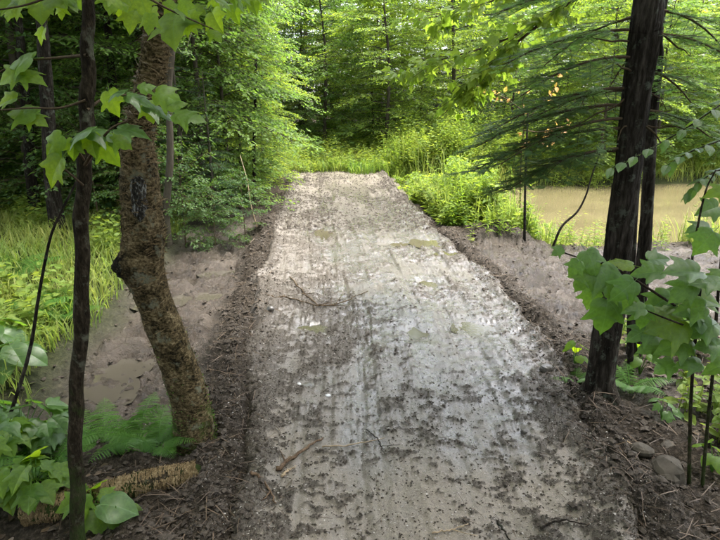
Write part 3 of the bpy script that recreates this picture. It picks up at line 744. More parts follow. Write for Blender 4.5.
# shaded undergrowth of the woods
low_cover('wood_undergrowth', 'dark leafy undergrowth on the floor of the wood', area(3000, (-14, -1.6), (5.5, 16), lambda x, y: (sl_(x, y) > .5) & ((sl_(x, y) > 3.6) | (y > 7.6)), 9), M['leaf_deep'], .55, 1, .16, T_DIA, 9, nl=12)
low_cover('wood_undergrowth', 'leafy undergrowth among the trees beyond the road', area(3000, (-14, 16), (16.5, 26), lambda x, y: abs(x) < .8*y, 10), M['leaf_beech'], .9, 1, .2, T_DIA, 10, nl=13)
low_cover('right_undergrowth', 'low green plants on the litter behind the double-stemmed trees', area(700, (1.5, 6), (2.3, 4.0), lambda x, y: (sr_(x, y) > .55) & (fbm(x*2, y*2, 14, 3) > .46), 11), M['herb'], .30, 1, .075, T_OVATE, 11, nl=10)

r = np.random.default_rng(12)
def shrub(x, y, k, sc, label, group=None, name='leafy_shrub', protos=None):
    return tree(name, (protos or P_S)[k], x, y, r.uniform(0, 6.28), sc, label, group, cat='shrub')
# leafy young trees that crowd the left edge of the road
LT = [(272, 196, 4, .60, 'bright young leafy tree overhanging the left edge of the road near its far end', P_B), (262, 205, 2, .62, 'young leafy tree at the left road edge, next to the dark pole-like stem', P_B),
      (238, 212, 2, .80, 'dense leafy tree left of the road, behind the pale bent stick', P_B), (205, 205, 0, .8, 'leafy tree beside the birch, at the head of the muddy track', P_B),
      (178, 200, 3, .75, 'dark leafy tree behind the birch trunk', P_B), (222, 225, 2, .55, 'small dark fir at the head of the muddy track', P_C), (190, 232, 2, .38, 'lowest dark fir sapling beside the birch at the muddy track', P_C),
      (252, 226, 2, .40, 'little fir at the corner where road and muddy track meet', P_C), (292, 185, 4, .5, 'pale green young tree at the far left end of the road', P_B)]
for px, py, k, sc, lab, pr in LT:
    g = G(px, py); tree('young_fir' if pr is P_C else 'young_tree', pr[k], g[0]-.60, g[1]+.4, r.uniform(0, 6.28), sc, lab, None)
    placed.append((g[0], g[1]))
for i, (px, py, k, sc, lab) in enumerate(((185, 238, 1, .45, 'low dark shrub at the head of the muddy track, left of the fir'), (215, 240, 1, .30, 'low leafy shrub with pale leaf tips at the head of the muddy track'), (150, 236, 1, .55, 'dark shrub behind the birch trunk at the edge of the grass'),
                                      (245, 232, 1, .34, 'leafy shrub at the foot of the pale bent stick'), (100, 228, 1, .6, 'dark shrub at the back of the grassy bank'), (40, 225, 1, .7, 'large dark shrub at the back of the grassy bank, far left'))):
    g = G(px, py); shrub(g[0], g[1], k, sc, lab)
for i, (px, py, k, sc, lab) in enumerate(((462, 208, 2, .75, 'bushy bright shrub at the right road edge among tall herbs'), (425, 185, 2, .8, 'bright shrub where the road bends, tallest of the herb bank'), (495, 205, 2, .6, 'light green bush between the road and the pond'),
                                      (405, 178, 2, .6, 'small bright bush at the far right corner of the road'), (530, 222, 2, .38, 'small bush at the foot of the thin sapling by the pond'), (345, 163, 0, .55, 'low bush at the very end of the road'), (312, 168, 0, .45, 'low grassy bush at the far left end of the road'))):
    g = G(px, py); shrub(g[0], g[1], k, sc, lab)
# slim dark stem among the left leaves, and the pale bent stick
def stem_thing(name, label, cat, pts, r0, r1, mat, ns=7, n=24, group=None):
    P = spline(pts, n); g = Geo(); g.tube(P-P[0], np.linspace(r0, r1, n), ns, .5, rough=.12, seed=len(label))
    o = link(name, g.mesh(name, mat, True), None, P[0]); tag(o, label, cat, group); return o
g0 = G(254, 200)
stem_thing('dead_pole', 'thin dark upright pole-like stem among leaves left of the road', 'dead stem', [g0-[0, 0, .1], AT(254, 150, g0[1]), AT(255, 110, g0[1]), AT(256, 60, g0[1])], .030, .022, M['bark_dark'])
g0 = G(258, 226, 0)
stem_thing('bent_stick', 'pale thin bent stick leaning at the left edge of the road', 'stick', [g0-[0, 0, .08], AT(251, 205, g0[1]), AT(247, 180, g0[1]+.05), AT(240, 155, g0[1]+.2)], .008, .004, M['straw'])

# tree stems standing in the wood on the left (trunk and high crown)
hi = [broadleaf(400+i, 9.5, 3.4, 2.6, 46, 20, 17, .085, .10, M[m], M['bark_far']) for i, m in enumerate(('leaf_beech', 'leaf_deep'))]
def pole_tree(name, pix, Y, wpx, label, k, group=None, bark=None):
    pts = [AT(a, b, Y+dy) for a, b, dy in pix]; b = pts[0].copy(); b[2] = gz(b[0], b[1])-.15
    top = pts[-1]; up = nrm((pts[-1]-pts[-2])[None])[0]; up = nrm((up*.5+np.array([0, 0, 1.0]))[None])[0]
    pts = [b]+pts+[top+up*2.0, top+up*4.2+np.array([.1, 0, 0])]
    P = spline(pts, 26); rr = wpx/FPX*(Y*cP+.4)/2
    e = link(name, None, None, b); tag(e, label, 'tree', group)
    g = Geo(); g.tube(P-b, np.interp(np.arange(26), [0, 2, 25], [rr*1.45, rr*1.05, rr*.35]), 10, .5, rough=.1, seed=int(Y*10))
    link('trunk', g.mesh('trunk', bark or M['bark_dark'], True), e)
    c = link('crown', hi[k][1], e, (P[17][0]-b[0]-.3, P[17][1]-b[1], (3.9-3.4*.9)-b[2]), (0, 0, Y*3), (.95, .95, .9))
    return e
pole_tree('slender_tree', [(33, 195, 0), (28, 130, 0), (22, 60, 0), (17, 10, 0)], 7.4, 11, 'slender dark trunk at the far left of the wood, leaning slightly', 0)
pole_tree('slender_tree', [(54, 200, 0), (49, 130, 0), (44, 50, 0), (38, -5, 0)], 6.6, 15, 'stouter dark trunk left of the near sapling, second from the left', 1)
pole_tree('slender_tree', [(118, 200, 0), (114, 110, 0), (110, 50, 0), (104, 0, 0)], 8.6, 10, 'dark trunk between the near sapling and the birch', 0)
pole_tree('slender_tree', [(166, 215, 0), (170, 160, 0), (169, 90, 0), (173, 20, 0)], 6.4, 8, 'thin brown trunk just right of and behind the birch', 1, bark=M['bark_far'])
pole_tree('slender_tree', [(75, 200, 0), (84, 110, 0), (80, 40, 0), (84, 0, 0)], 9.5, 7, 'thin dark trunk seen just beside the near sapling, deep in the wood', 0)

# ------------------------------------------------------------------ near trees
def near_sapling():
    Y = 1.72
    pts = [AT(76, 560, Y)]; b = pts[0]; b[2] = min(b[2], gz(b[0], b[1])+.02)
    for px, py in ((76, 500), (77, 420), (79, 340), (82, 250), (85, 180), (85, 120), (90, 60), (88, 0)): pts.append(AT(px, py, Y+.02))
    pts += [AT(86, -120, Y+.05), AT(92, -330, Y+.1), AT(88, -620, Y+.2)]
    e = link('maple_sapling', None, None, b); tag(e, 'slim dark maple sapling standing nearest at the left, with large drooping leaves', 'sapling')
    P = spline(pts, 60); g = Geo(); P2 = spline(pts, 240); kn = np.exp(-((np.arange(240)[:, None]-np.array([22, 47, 71, 96, 118, 141]))/2.2)**2).sum(1)
    P2[:, 0] += .006*np.sin(np.arange(240)*.11)+.003*np.sin(np.arange(240)*.31)
    rr = np.interp(np.arange(240), [0, 10, 120, 239], [.033, .025, .0215, .010])*(1+.10*kn)
    g.tube(P2-b, rr, 24, .5, rough=.14, seed=3)
    link('trunk', g.mesh('trunk', M['bark_sapling'], True), e)
    def bough(px, r0=.006):
        g = Geo(); Q = spline([AT(a, c, y) for a, c, y in px], 14); g.tube(Q-b, np.linspace(r0, .0018, 14), 5, .5, cap=False)
        link('branch', g.mesh('branch', M['twig'], True), e)
    bough([(85, 165, Y), (98, 145, Y-.05), (112, 128, Y-.1), (135, 118, Y-.1)]); bough([(84, 160, Y), (70, 140, Y-.08), (55, 138, Y-.12)], .004)
    bough([(87, 110, Y), (110, 96, Y+.1), (150, 98, Y+.15), (185, 112, Y+.15)], .005); bough([(83, 185, Y), (68, 172, Y-.05), (52, 160, Y-.1)], .004)
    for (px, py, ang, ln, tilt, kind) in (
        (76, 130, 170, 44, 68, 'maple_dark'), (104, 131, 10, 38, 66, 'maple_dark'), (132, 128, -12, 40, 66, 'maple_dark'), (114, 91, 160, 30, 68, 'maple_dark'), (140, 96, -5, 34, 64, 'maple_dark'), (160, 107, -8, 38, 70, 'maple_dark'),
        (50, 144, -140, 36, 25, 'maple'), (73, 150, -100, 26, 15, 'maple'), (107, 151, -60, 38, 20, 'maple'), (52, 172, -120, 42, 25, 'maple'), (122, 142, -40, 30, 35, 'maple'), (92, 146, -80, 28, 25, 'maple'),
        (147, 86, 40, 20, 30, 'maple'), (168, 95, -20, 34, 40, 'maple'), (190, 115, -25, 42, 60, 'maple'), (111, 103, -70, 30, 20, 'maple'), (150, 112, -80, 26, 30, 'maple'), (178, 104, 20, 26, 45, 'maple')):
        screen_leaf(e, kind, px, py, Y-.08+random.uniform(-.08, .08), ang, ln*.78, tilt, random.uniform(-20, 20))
    # overhanging boughs along the top of the view
    bough([(88, -30, Y), (130, -12, Y+.1), (170, 10, Y+.15), (215, 30, Y+.2)], .006)
    bough([(88, -40, Y), (60, -10, Y+.1), (25, 5, Y+.15), (-20, 12, Y+.2)], .006)
    bough([(88, -60, Y), (150, -40, Y+.2), (230, -25, Y+.3), (300, -20, Y+.3)], .006)
    bough([(87, 55, Y), (55, 58, Y+.1), (20, 62, Y+.15), (-15, 80, Y+.15)], .005); bough([(86, 100, Y), (60, 108, Y), (30, 108, Y), (0, 110, Y)], .004)
    for (px, py, ang, ln, tilt) in ((18, 60, 175, 44, 45), (8, 74, -150, 36, 40), (30, 74, -20, 34, 60), (20, 111, 170, 42, 50), (36, 118, -40, 34, 55), (5, 100, -160, 30, 50)):
        screen_leaf(e, 'maple', px, py, Y+.1, ang, ln*.75, tilt, random.uniform(-20, 20))
    top = [(8, 12, -120), (24, 16, -70), (38, 6, -60), (0, 28, -140), (52, 10, -90), (66, 4, -60), (12, -4, -90), (30, 34, -100), (104, 4, -80), (118, 14, -70), (130, 6, -40), (140, 20, -90), (152, 8, -60), (128, 26, -110),
           (162, 22, -80), (176, 12, -40), (188, 26, -60), (176, 32, -100), (196, 14, -30), (204, 32, -50), (214, 20, -30), (224, 34, -60), (160, 34, -110), (206, 2, -60), (230, 8, -40), (246, 14, -50), (236, -6, -60), (262, 2, -40), (146, -6, -80), (186, -8, -70)]
    for px, py, ang in top:
        for _ in range(2 if py < 16 else 1):
            dx, dy = random.uniform(-12, 12), random.uniform(-14, 2)
            screen_leaf(e, 'maple', px+dx, py+dy, Y+random.uniform(.05, .6), ang+random.uniform(-35, 35), random.uniform(14, 25), random.uniform(15, 65), random.uniform(-40, 40))
    # higher crown, out of the picture: shades the ground below
    r = np.random.default_rng(31); lv = Geo(); n = 1000
    c = P[-8:]; i = r.integers(0, len(c), n); p = c[i]+r.normal(0, 1, (n, 3))*[.75, .75, .4]+[0, .0, .6]
    p = p[p[:, 2] > 3.0]; n = len(p)
    D = r.normal(0, 1, (n, 3)); D[:, 2] -= .5; N = np.array([0, 0, 1.0])+r.normal(0, .3, (n, 3))
    lv.leaves(p-b, D, N, r.uniform(.10, .17, n), T_MAPLE, r.random(n)); link('crown', lv.mesh('crown', M['leaf_bright']), e)
near_sapling()

def birch():
    px = [(197, 450, 50), (196, 437, 45), (191, 405, 42), (180, 368, 41), (166, 331, 40), (152, 294, 40), (145, 272, 45), (143, 250, 46), (143, 229, 46), (142, 205, 45), (141, 192, 44), (139, 165, 40), (138, 146, 37), (141, 122, 33), (146, 100, 31), (152, 72, 31), (157, 35, 30), (162, 0, 28), (170, -60, 27), (176, -160, 25)]
    b = G(197, 448, -.03); Y = b[1]
    P = np.array([AT(a, c, Y+.0) for a, c, _ in px]); W = np.array([w_ for _, _, w_ in px])
    dep = P[:, 1]*cP+(CAM_H-P[:, 2])*sP
    rad = .86*W/FPX*dep/2
    P = np.concatenate([P, P[-1]+np.array([[.05, .05, .9], [.05, .1, 2.2], [0, .1, 3.6]])]); rad = np.concatenate([rad, [.055, .04, .02]])
    P[0, 2] = min(P[0, 2], gz(b[0], b[1])-.08); b = P[0].copy()
    n = 170; Q = spline(P, n); rr = spline(np.stack([rad, rad*0, rad*0], -1), n)[:, 0]
    e = link('birch_tree', None, None, b); tag(e, 'thick leaning yellow birch with peeling bark, a dark scar and a burl', 'tree')
    # trunk with root flare, burl and irregular bark
    ns = 56; t = nrm(np.gradient(Q, axis=0)); u = nrm(np.cross(t, np.array([0, 1.0, 0]))); v = np.cross(t, u)
    an = np.arange(ns)*2*math.pi/ns; L = np.concatenate([[0], np.cumsum(np.linalg.norm(np.diff(Q, axis=0), axis=1))])
    A, LL = np.meshgrid(an, L)
    nz = fbm(np.cos(A)*3+LL*2, np.sin(A)*3+LL*7, 77, 4)-.5; nz2 = fbm(np.cos(A)*4+9, np.sin(A)*4+LL*26, 78, 3)-.5
    nz3 = fbm(A*8, LL*60+np.sin(A*3), 79, 3)-.5; rough = 1+.22*nz+.16*nz2+.14*nz3
    flare = 1+.55*np.exp(-LL/.10)*(1+.5*np.sin(3*A+1))*.6
    ring = Q[:, None]+(rr[:, None]*rough*flare)[:, :, None]*(np.cos(A)[:, :, None]*u[:, None]+np.sin(A)[:, :, None]*v[:, None])
    bc = AT(124, 266, Y-.05); d = np.linalg.norm(ring-bc, axis=2); out = nrm(ring-Q[:, None])
    ring = ring+out*(.035*np.exp(-(d/.06)**2))[:, :, None]
    i = np.arange(n-1)[:, None]*ns; j = np.arange(ns)[None]; k = (j+1) % ns
    F = np.stack([i+j, i+k, i+k+ns, i+j+ns], -1).reshape(-1, 4)
    tr = link('trunk', mesh_np('trunk', ring.reshape(-1, 3)-b, F, M['bark_birch'], smooth=True), e)
    # dark scar with white flecks on the camera side, and the burl
    g = Geo(); nn = 14; ra = np.linspace(0, 1, 8)
    c0, c1 = AT(139, 218, Y), AT(140, 172, Y)
    V = []; rs = np.linspace(0, 1, 16); cs = np.linspace(-1, 1, 11)
    for tt in rs:
        q = c0+(c1-c0)*tt; idx = int(np.argmin(np.linalg.norm(Q-q, axis=1))); wd = .50*math.sin(math.pi*min(1, max(.0, tt)))**.75*(1+.25*math.sin(tt*9))
        for cc in cs:
            ang = cc*wd; toc = nrm((np.array([0, 0, CAM_H])-Q[idx])[None])[0]; toc = toc-t[idx]*toc.dot(t[idx]); toc = nrm(toc[None])[0]; sd2 = np.cross(t[idx], toc)
            R1 = rr[idx]*(1.03-.08*abs(cc)**3)+.010*vn(np.array([cc*4]), np.array([tt*14]), 5)[0]
            V.append(Q[idx]+(toc*math.cos(ang-.12)+sd2*math.sin(ang-.12))*R1)
    link('bark_scar', mesh_np('bark_scar', np.array(V)-b, grid_faces(16, 11), M['scar'], smooth=True), tr)
    bm = Geo(); nu, nv = 14, 20; ph = np.linspace(.02, math.pi-.02, nu); th = np.arange(nv)*2*math.pi/nv
    PH, TH = np.meshgrid(ph, th, indexing='ij'); dirs = np.stack([np.sin(PH)*np.cos(TH), np.sin(PH)*np.sin(TH), np.cos(PH)], -1)
    rb = .036*(1+.5*(fbm(dirs[..., 0]*2.5+3, dirs[..., 2]*2.5+dirs[..., 1]*2, 90, 4)-.5)*2)
    Vb = AT(122, 266, Y-.06)+dirs*rb[..., None]*[1, 1, 1.35]
    ii = np.arange(nu-1)[:, None]*nv; jj = np.arange(nv)[None]; kk = (jj+1) % nv
    link('burl', mesh_np('burl', Vb.reshape(-1, 3)-b, np.stack([ii+jj, ii+kk, ii+kk+nv, ii+jj+nv], -1).reshape(-1, 4), M['bark_dark'], smooth=True), tr)
    # curled strips of peeling bark
    r = np.random.default_rng(8); fl = Geo(); m = 4200
    for _ in range(m):
        k = int(r.beta(1.1, 1.15)*136)+2; a0 = r.uniform(0, 6.28)
        up_ = Q[k, 2]
        dens = .95 if up_ > 1.45 else (.55 if up_ > 1.0 else .30)
        if r.random() > dens: continue
        big = 1.15 if up_ > 1.35 else .9
        ln = r.uniform(.006, .040)*big*r.choice([-1, 1]); hh = r.uniform(.0008, .0045)*big; sk = r.normal(0, .35); lift = r.uniform(.1, 1.1)*abs(ln)*.7
        st = 5; V = []
        for q in range(st):
            f = q/(st-1); aa = a0+f*ln/rr[k]*r.choice([1]); R1 = rr[k]*(1.03+.03*f)+lift*f*f
            p = Q[k]+(u[k]*math.cos(aa)+v[k]*math.sin(aa))*R1
            p = p+t[k]*(sk*f*abs(ln)+r.normal(0, .0015)); V += [p+t[k]*hh*(1-.75*f), p-t[k]*hh*(1-.75*f)+t[k]*f*f*.3*hh]
        fl.add(V, Q=[[2*q, 2*q+2, 2*q+3, 2*q+1] for q in range(st-1)], a=r.random())
    o = link('bark_flakes', None or fl.mesh('bark_flakes', M['bark_flake']), tr, None); o['kind'] = 'stuff'; o.location = tuple(-b)
    # moss at the foot, crown out of the picture
    mo = Geo(); n2 = 2600; k = (r.beta(.8, 3.0, n2)*34).astype(int); a0 = r.normal(-.6, 1.5, n2)
    fl_ = 1+.55*np.exp(-L[k]/.10)*(1+.5*np.sin(3*a0+1))*.6
    p = Q[k]+(u[k]*np.cos(a0)[:, None]+v[k]*np.sin(a0)[:, None])*(rr[k]*fl_)[:, None]
    D = (p-Q[k])*3+r.normal(0, .1, p.shape)+[0, 0, .18]
    mo.leaves(p, D, r.normal(0, 1, p.shape), r.uniform(.006, .018, n2), T_NARROW, r.random(n2)*.7)
    mm = mo.mesh('moss', M['fern']); o = link('moss', mm, tr); o['kind'] = 'stuff'; o.location = tuple(-b)
    link('crown', hi[0][1], e, (Q[-1][0]-b[0]-.5, Q[-1][1]-b[1]-.2, 1.3), (0, 0, 1.0), .85)
birch()

def hemlock():
    b = G(600, 400); Y = b[1]; b[2] = gz(b[0], b[1])-.08
    pts = [b]+[AT(a, c, Y) for a, c in ((600, 385), (603, 360), (610, 310), (617, 260), (624, 200), (631, 140), (638, 80), (645, 30), (650, -10))]
    top = pts[-1]; pts += [top+[.01, .05, 1.6], top+[.0, .1, 3.4], top+[0, .1, 5.4]]
    P = spline(pts, 80); L = np.concatenate([[0], np.cumsum(np.linalg.norm(np.diff(P, axis=0), axis=1))])
    rr = np.interp(L, [0, .08, .25, .9, 2.3, L[-1]], [.115, .088, .070, .065, .062, .02])
    e = link('hemlock_tree', None, None, b); tag(e, 'thick dark hemlock trunk right of the road with drooping needled branches', 'tree')
    P3 = spline(pts, 300); L3 = np.concatenate([[0], np.cumsum(np.linalg.norm(np.diff(P3, axis=0), axis=1))]); g = Geo(); g.tube(P3-b, np.interp(L3, L, rr), 48, .5, rough=.17, seed=14)
    for a in (2.7, 3.9, 5.2, .6, 1.5):     # root toes
        d = np.array([math.cos(a), math.sin(a), 0]); q = np.array([[0, 0, .22], [0, 0, .12], [0, 0, .055], [0, 0, -.03]])+d*np.array([.02, .075, .14, .25])[:, None]
        g.tube(q, [.04, .042, .034, .012], 8, .5, rough=.15, seed=int(a*10))
    tr = link('trunk', g.mesh('trunk', M['bark_dark'], True), e)
    r = np.random.default_rng(21)
    # branches in the picture: start pixel, azimuth (deg, 180 = picture left), length, sag
    spec = [(652, -12, 186, 1.25, .02, .20), (646, 30, 172, 1.05, .03, .26), (641, 58, 196, 1.05, .05, .32), (635, 88, 180, 1.10, .0, .30), (633, 105, 168, 1.2, .0, .28), (631, 118, 195, 1.10, -.02, .28),
            (628, 128, 176, 1.2, -.03, .26), (626, 148, 186, 1.0, -.05, .26), (625, 150, 170, .95, -.06, .30),
            (650, 10, 20, .9, .02, .3), (645, 35, -20, .6, .02, .3), (640, 70, 35, .8, .0, .3), (634, 110, 10, .7, .0, .3), (640, 50, 75, .9, 0, .3), (648, 15, 110, 1.2, 0, .25), (636, 90, 120, 1.0, 0, .25)]
    for px, py, az, ln, rise, sag in spec:
        wood, lv = Geo(), Geo()
        conifer_branch(r, wood, lv, AT(px, py, Y)-b, R(az), ln*.60, rise+.05, sag*1.2, 21, .07, T_SPRAY, 26, .08, .008, thin=.5)
        br = link('branch', wood.mesh('branch', M['twig'], True), e); nd = link('needles', lv.mesh('needles', M['needle']), br)
    # bare dead twigs
    wood = Geo()
    for _ in range(14):
        h = r.uniform(1.45, 2.3); i = int(np.argmin(abs(P[:, 2]-h))); az = r.uniform(2.5, 3.9) if r.random() < .7 else r.uniform(-.6, .6); ln = r.uniform(.15, .4)
        q = P[i]-b+np.array([math.cos(az), math.sin(az), 0])*np.linspace(.05, ln, 6)[:, None]; q[:, 2] += np.linspace(0, r.uniform(-.15, .05), 6); q += np.cumsum(r.normal(0, .008, (6, 3)), 0)
        wood = Geo(); wood.tube(q, np.linspace(.006, .0015, 6), 4, .5, cap=False); link('dead_twig', wood.mesh('dead_twig', M['twig'], True), e)
    up = conifer(222, 5.6, .2, 1.5, 34, .05, M['needle_far'], M['twig'], spray=.14, trunk=False)
    link('crown', up[1], e, (P[-1][0]-b[0], P[-1][1]-b[1], 2.9))
    # second and third stems
    b2 = G(634, 356); Y2 = b2[1]; b2[2] = gz(b2[0], b2[1])-.1
    pts = [b2]+[AT(a, c, Y2) for a, c in ((636, 330), (640, 290), (644, 250), (648, 190), (652, 120), (658, 60), (663, 0))]; top = pts[-1]; pts += [top+[.05, 0, 1.5], top+[.1, 0, 3.2]]
    Q = spline(pts, 60); Q2 = spline(pts, 160); e2 = link('maple_tree', None, None, b2); tag(e2, 'narrower dark trunk just right of the hemlock, with a bright maple bough', 'tree')
    g = Geo(); L = np.linspace(0, 1, 160); g.tube(Q2-b2, np.interp(L, [0, .04, .3, 1], [.066, .048, .040, .018]), 30, .5, rough=.17, seed=9)
    link('trunk', g.mesh('trunk', M['bark_dark'], True), e2)
    # bough of small bright maple leaves hanging into the top of the view
    wood, lv = Geo(), Geo(); r = np.random.default_rng(44)
    for Q0 in ([(662, -40, 3.2), (600, -14, 3.5), (558, 10, 3.8), (500, 42, 4.2), (440, 60, 4.5), (405, 72, 4.7)], [(662, -60, 3.2), (590, -30, 3.6), (530, -12, 4.0), (470, 8, 4.4), (430, 18, 4.7)], [(558, 10, 3.8), (520, 40, 4.0), (490, 68, 4.2), (466, 92, 4.4)]):
        S = spline([AT(*q) for q in Q0], 24); wood.tube(S-b2, np.linspace(.012, .003, 24), 5, .5, cap=False)
        for k in range(7, 24):
            for sgn in (1, -1):
                d = nrm((S[min(k+1, 23)]-S[k-1])[None])[0]; pr = np.array([-d[1], d[0], 0]); td = nrm((d*.7+pr*sgn*r.uniform(.4, 1)+[0, 0, r.uniform(-.35, .05)])[None])[0]; tl = r.uniform(.12, .34)
                m = 7; q = np.linspace(.2, 1, m); p = S[k]+td*(tl*q)[:, None]+r.normal(0, .025, (m, 3)); wood.tube(np.stack([S[k], p[-1]])-b2, [.003, .0015], 3, .5, cap=False)
                D = td+r.normal(0, .6, (m, 3))-[0, 0, .5]; N = np.array([0, -.45, 1.0])+r.normal(0, .35, (m, 3))
                lv.leaves(p-b2, D, N, r.uniform(.055, .095, m), T_MAPLE, r.random(m))
    br = link('branch', wood.mesh('branch', M['twig'], True), e2); lo = link('leaves', lv.mesh('leaves', M['leaf_bright']), br); lo['kind'] = 'stuff'
    link('crown', hi[1][1], e2, (Q[-1][0]-b2[0]+.5, Q[-1][1]-b2[1], 1.9), (0, 0, 2), .8)
    b3 = G(632, 372); b3[2] = gz(b3[0], b3[1])-.05
    stem_thing('thin_stem', 'thin dark stem squeezed between the hemlock and the narrower trunk', 'sapling', [b3, AT(630, 320, b3[1]), AT(633, 250, b3[1]), AT(637, 180, b3[1]), AT(643, 90, b3[1]), AT(650, 0, b3[1]), AT(655, -80, b3[1])], .020, .012, M['bark_dark'])
hemlock()

# ---- maple seedlings with large leaves, right foreground
def right_maple():
    b = G(690, 484); b[2] = gz(b[0], b[1])-.03; Y = b[1]
    e = link('maple_seedling', None, None, b); tag(e, 'young maple with large lobed leaves hanging before the double trunks', 'sapling')
    def stem(px, r0, r1=.002, n=20):
        g = Geo(); Q = spline(px, n); g.tube(Q-b, np.linspace(r0, r1, n), 7, .5, rough=.1, cap=False); link('stem', g.mesh('stem', M['bark_sapling'], True), e)
    y = Y-.35
    stem([b, AT(690, 430, Y), AT(692, 380, Y-.05), AT(697, 320, Y-.2), AT(700, 290, Y-.3)], .0085, .005)
    b2 = G(703, 486); b2[2] = gz(b2[0], b2[1])-.03
    stem([b2, AT(708, 420, b2[1]), AT(714, 360, Y-.1), AT(716, 320, Y-.2), AT(722, 250, Y-.2)], .0075, .005)
    stem([AT(697, 320, Y-.2), AT(660, 296, y), AT(615, 268, y), AT(580, 258, y), AT(556, 250, y)], .005)
    stem([AT(700, 290, Y-.3), AT(692, 265, y), AT(698, 225, y), AT(706, 190, y), AT(716, 170, y)], .005)
    stem([AT(697, 330, Y-.2), AT(670, 320, y-.1), AT(640, 308, y-.1)], .004)
    L = [(594, 262, -70, 34, 40, 0), (583, 281, -110, 34, 30, 0), (611, 283, -60, 44, 35, 1), (606, 318, -95, 50, 20, 1), (590, 300, -100, 34, 25, 0), (646, 272, 170, 46, 58, 0), (682, 270, 175, 58, 62, 1), (667, 324, -165, 66, 55, 1), (633, 310, 170, 34, 60, 0),
         (657, 303, -150, 46, 50, 0), (676, 344, -160, 50, 56, 0), (709, 298, -10, 54, 56, 1), (704, 282, 160, 46, 62, 0), (690, 308, 190, 44, 50, 0), (557, 252, -150, 20, 30, 0), (625, 290, -130, 40, 35, 0), (714, 322, -15, 52, 56, 0), (708, 346, 190, 46, 55, 0),
         (640, 332, -150, 40, 50, 0), (652, 344, 180, 42, 58, 0), (668, 294, -170, 44, 58, 0), (620, 262, 150, 36, 62, 0), (660, 258, 20, 34, 62, 0), (622, 300, -80, 36, 25, 0), (698, 330, -150, 44, 50, 0), (684, 290, -140, 42, 45, 0), (716, 276, 180, 40, 60, 0), (702, 312, -30, 40, 50, 0),
         (704, 242, -120, 40, 30, 0), (708, 210, -150, 38, 40, 0), (701, 227, 180, 34, 50, 0), (718, 190, 170, 40, 55, 0), (600, 276, -120, 34, 30, 1), (574, 268, -130, 26, 30, 0), (645, 318, -80, 34, 30, 1), (690, 362, 170, 36, 60, 0), (718, 366, 190, 40, 60, 0), (664, 366, -160, 32, 60, 0)]
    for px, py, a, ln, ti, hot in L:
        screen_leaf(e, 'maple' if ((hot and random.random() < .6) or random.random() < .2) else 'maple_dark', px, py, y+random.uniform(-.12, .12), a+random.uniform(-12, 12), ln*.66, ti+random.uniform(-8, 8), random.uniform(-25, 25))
right_maple()

def beech_spray():
    b = AT(748, 470, 2.3); b[2] = gz(b[0], b[1])-.03
    e = link('beech_sapling', None, None, b); tag(e, 'beech sapling reaching in at the right edge with glossy oval leaves', 'sapling')
    def stem(px, r0, r1=.0015, n=20):
        g = Geo(); Q = spline(px, n); g.tube(Q-b, np.linspace(r0, r1, n), 6, .5, cap=False); link('stem', g.mesh('stem', M['bark_sapling'], True), e); return Q
    stem([b, AT(748, 350, 2.2), AT(742, 200, 2.1), AT(745, 80, 2.1), AT(740, -60, 2.2)], .010, .006)
    for S in ([(745, 90, 2.1), (716, 108, 2.0), (680, 132, 2.0), (640, 154, 2.0), (612, 168, 2.0)], [(745, 130, 2.1), (722, 140, 2.0), (690, 152, 1.95), (668, 165, 1.95)], [(744, 170, 2.1), (726, 168, 2.05), (705, 178, 2.0), (690, 192, 2.0)]):
        Q = stem([AT(*s) for s in S], .0035)
        for k in range(3, 20, 2):
            for sgn in (1, -1):
                p = Q[k]; d = Q[k]-Q[k-1]; d = nrm(d[None])[0]; pr = np.cross([0, 0, 1.0], d)*sgn
                put_leaf(e, 'oval', p, d*.6+pr*.8+np.array([0, 0, random.uniform(-.25, .05)]), Vector((random.uniform(-.2, .2), random.uniform(-.5, 0), 1)), random.uniform(.038, .062))
beech_spray()

# ---- leaning dead stem at the far left, thin stems by the pond
b = G(-6, 452, -.1)
stem_thing('dead_sapling', 'thin dark crooked dead stem leaning at the far left before the grass', 'dead stem', [b+[-.1, 0, -.05], AT(0, 437, b[1]-.02), AT(15, 400, b[1]), AT(30, 350, b[1]), AT(38, 300, b[1]), AT(45, 262, b[1]), AT(52, 232, b[1]), AT(64, 206, b[1]+.02), AT(80, 175, b[1]+.05)], .011, .004, M['bark_dark'])
b = G(525, 236)
stem_thing('pond_sapling', 'thin straight dark sapling stem at the muddy edge before the pond', 'sapling', [b-[0, 0, .1], AT(525, 200, b[1]), AT(526, 160, b[1]), AT(528, 110, b[1])], .018, .010, M['bark_dark'])
b = G(554, 238)
stem_thing('bent_sapling', 'thin bent stem arching up right from the pond bank', 'sapling', [b-[0, 0, .1], AT(562, 226, b[1]), AT(577, 212, b[1]), AT(586, 195, b[1]), AT(592, 175, b[1]), AT(603, 145, b[1])], .016, .007, M['bark_dark'])
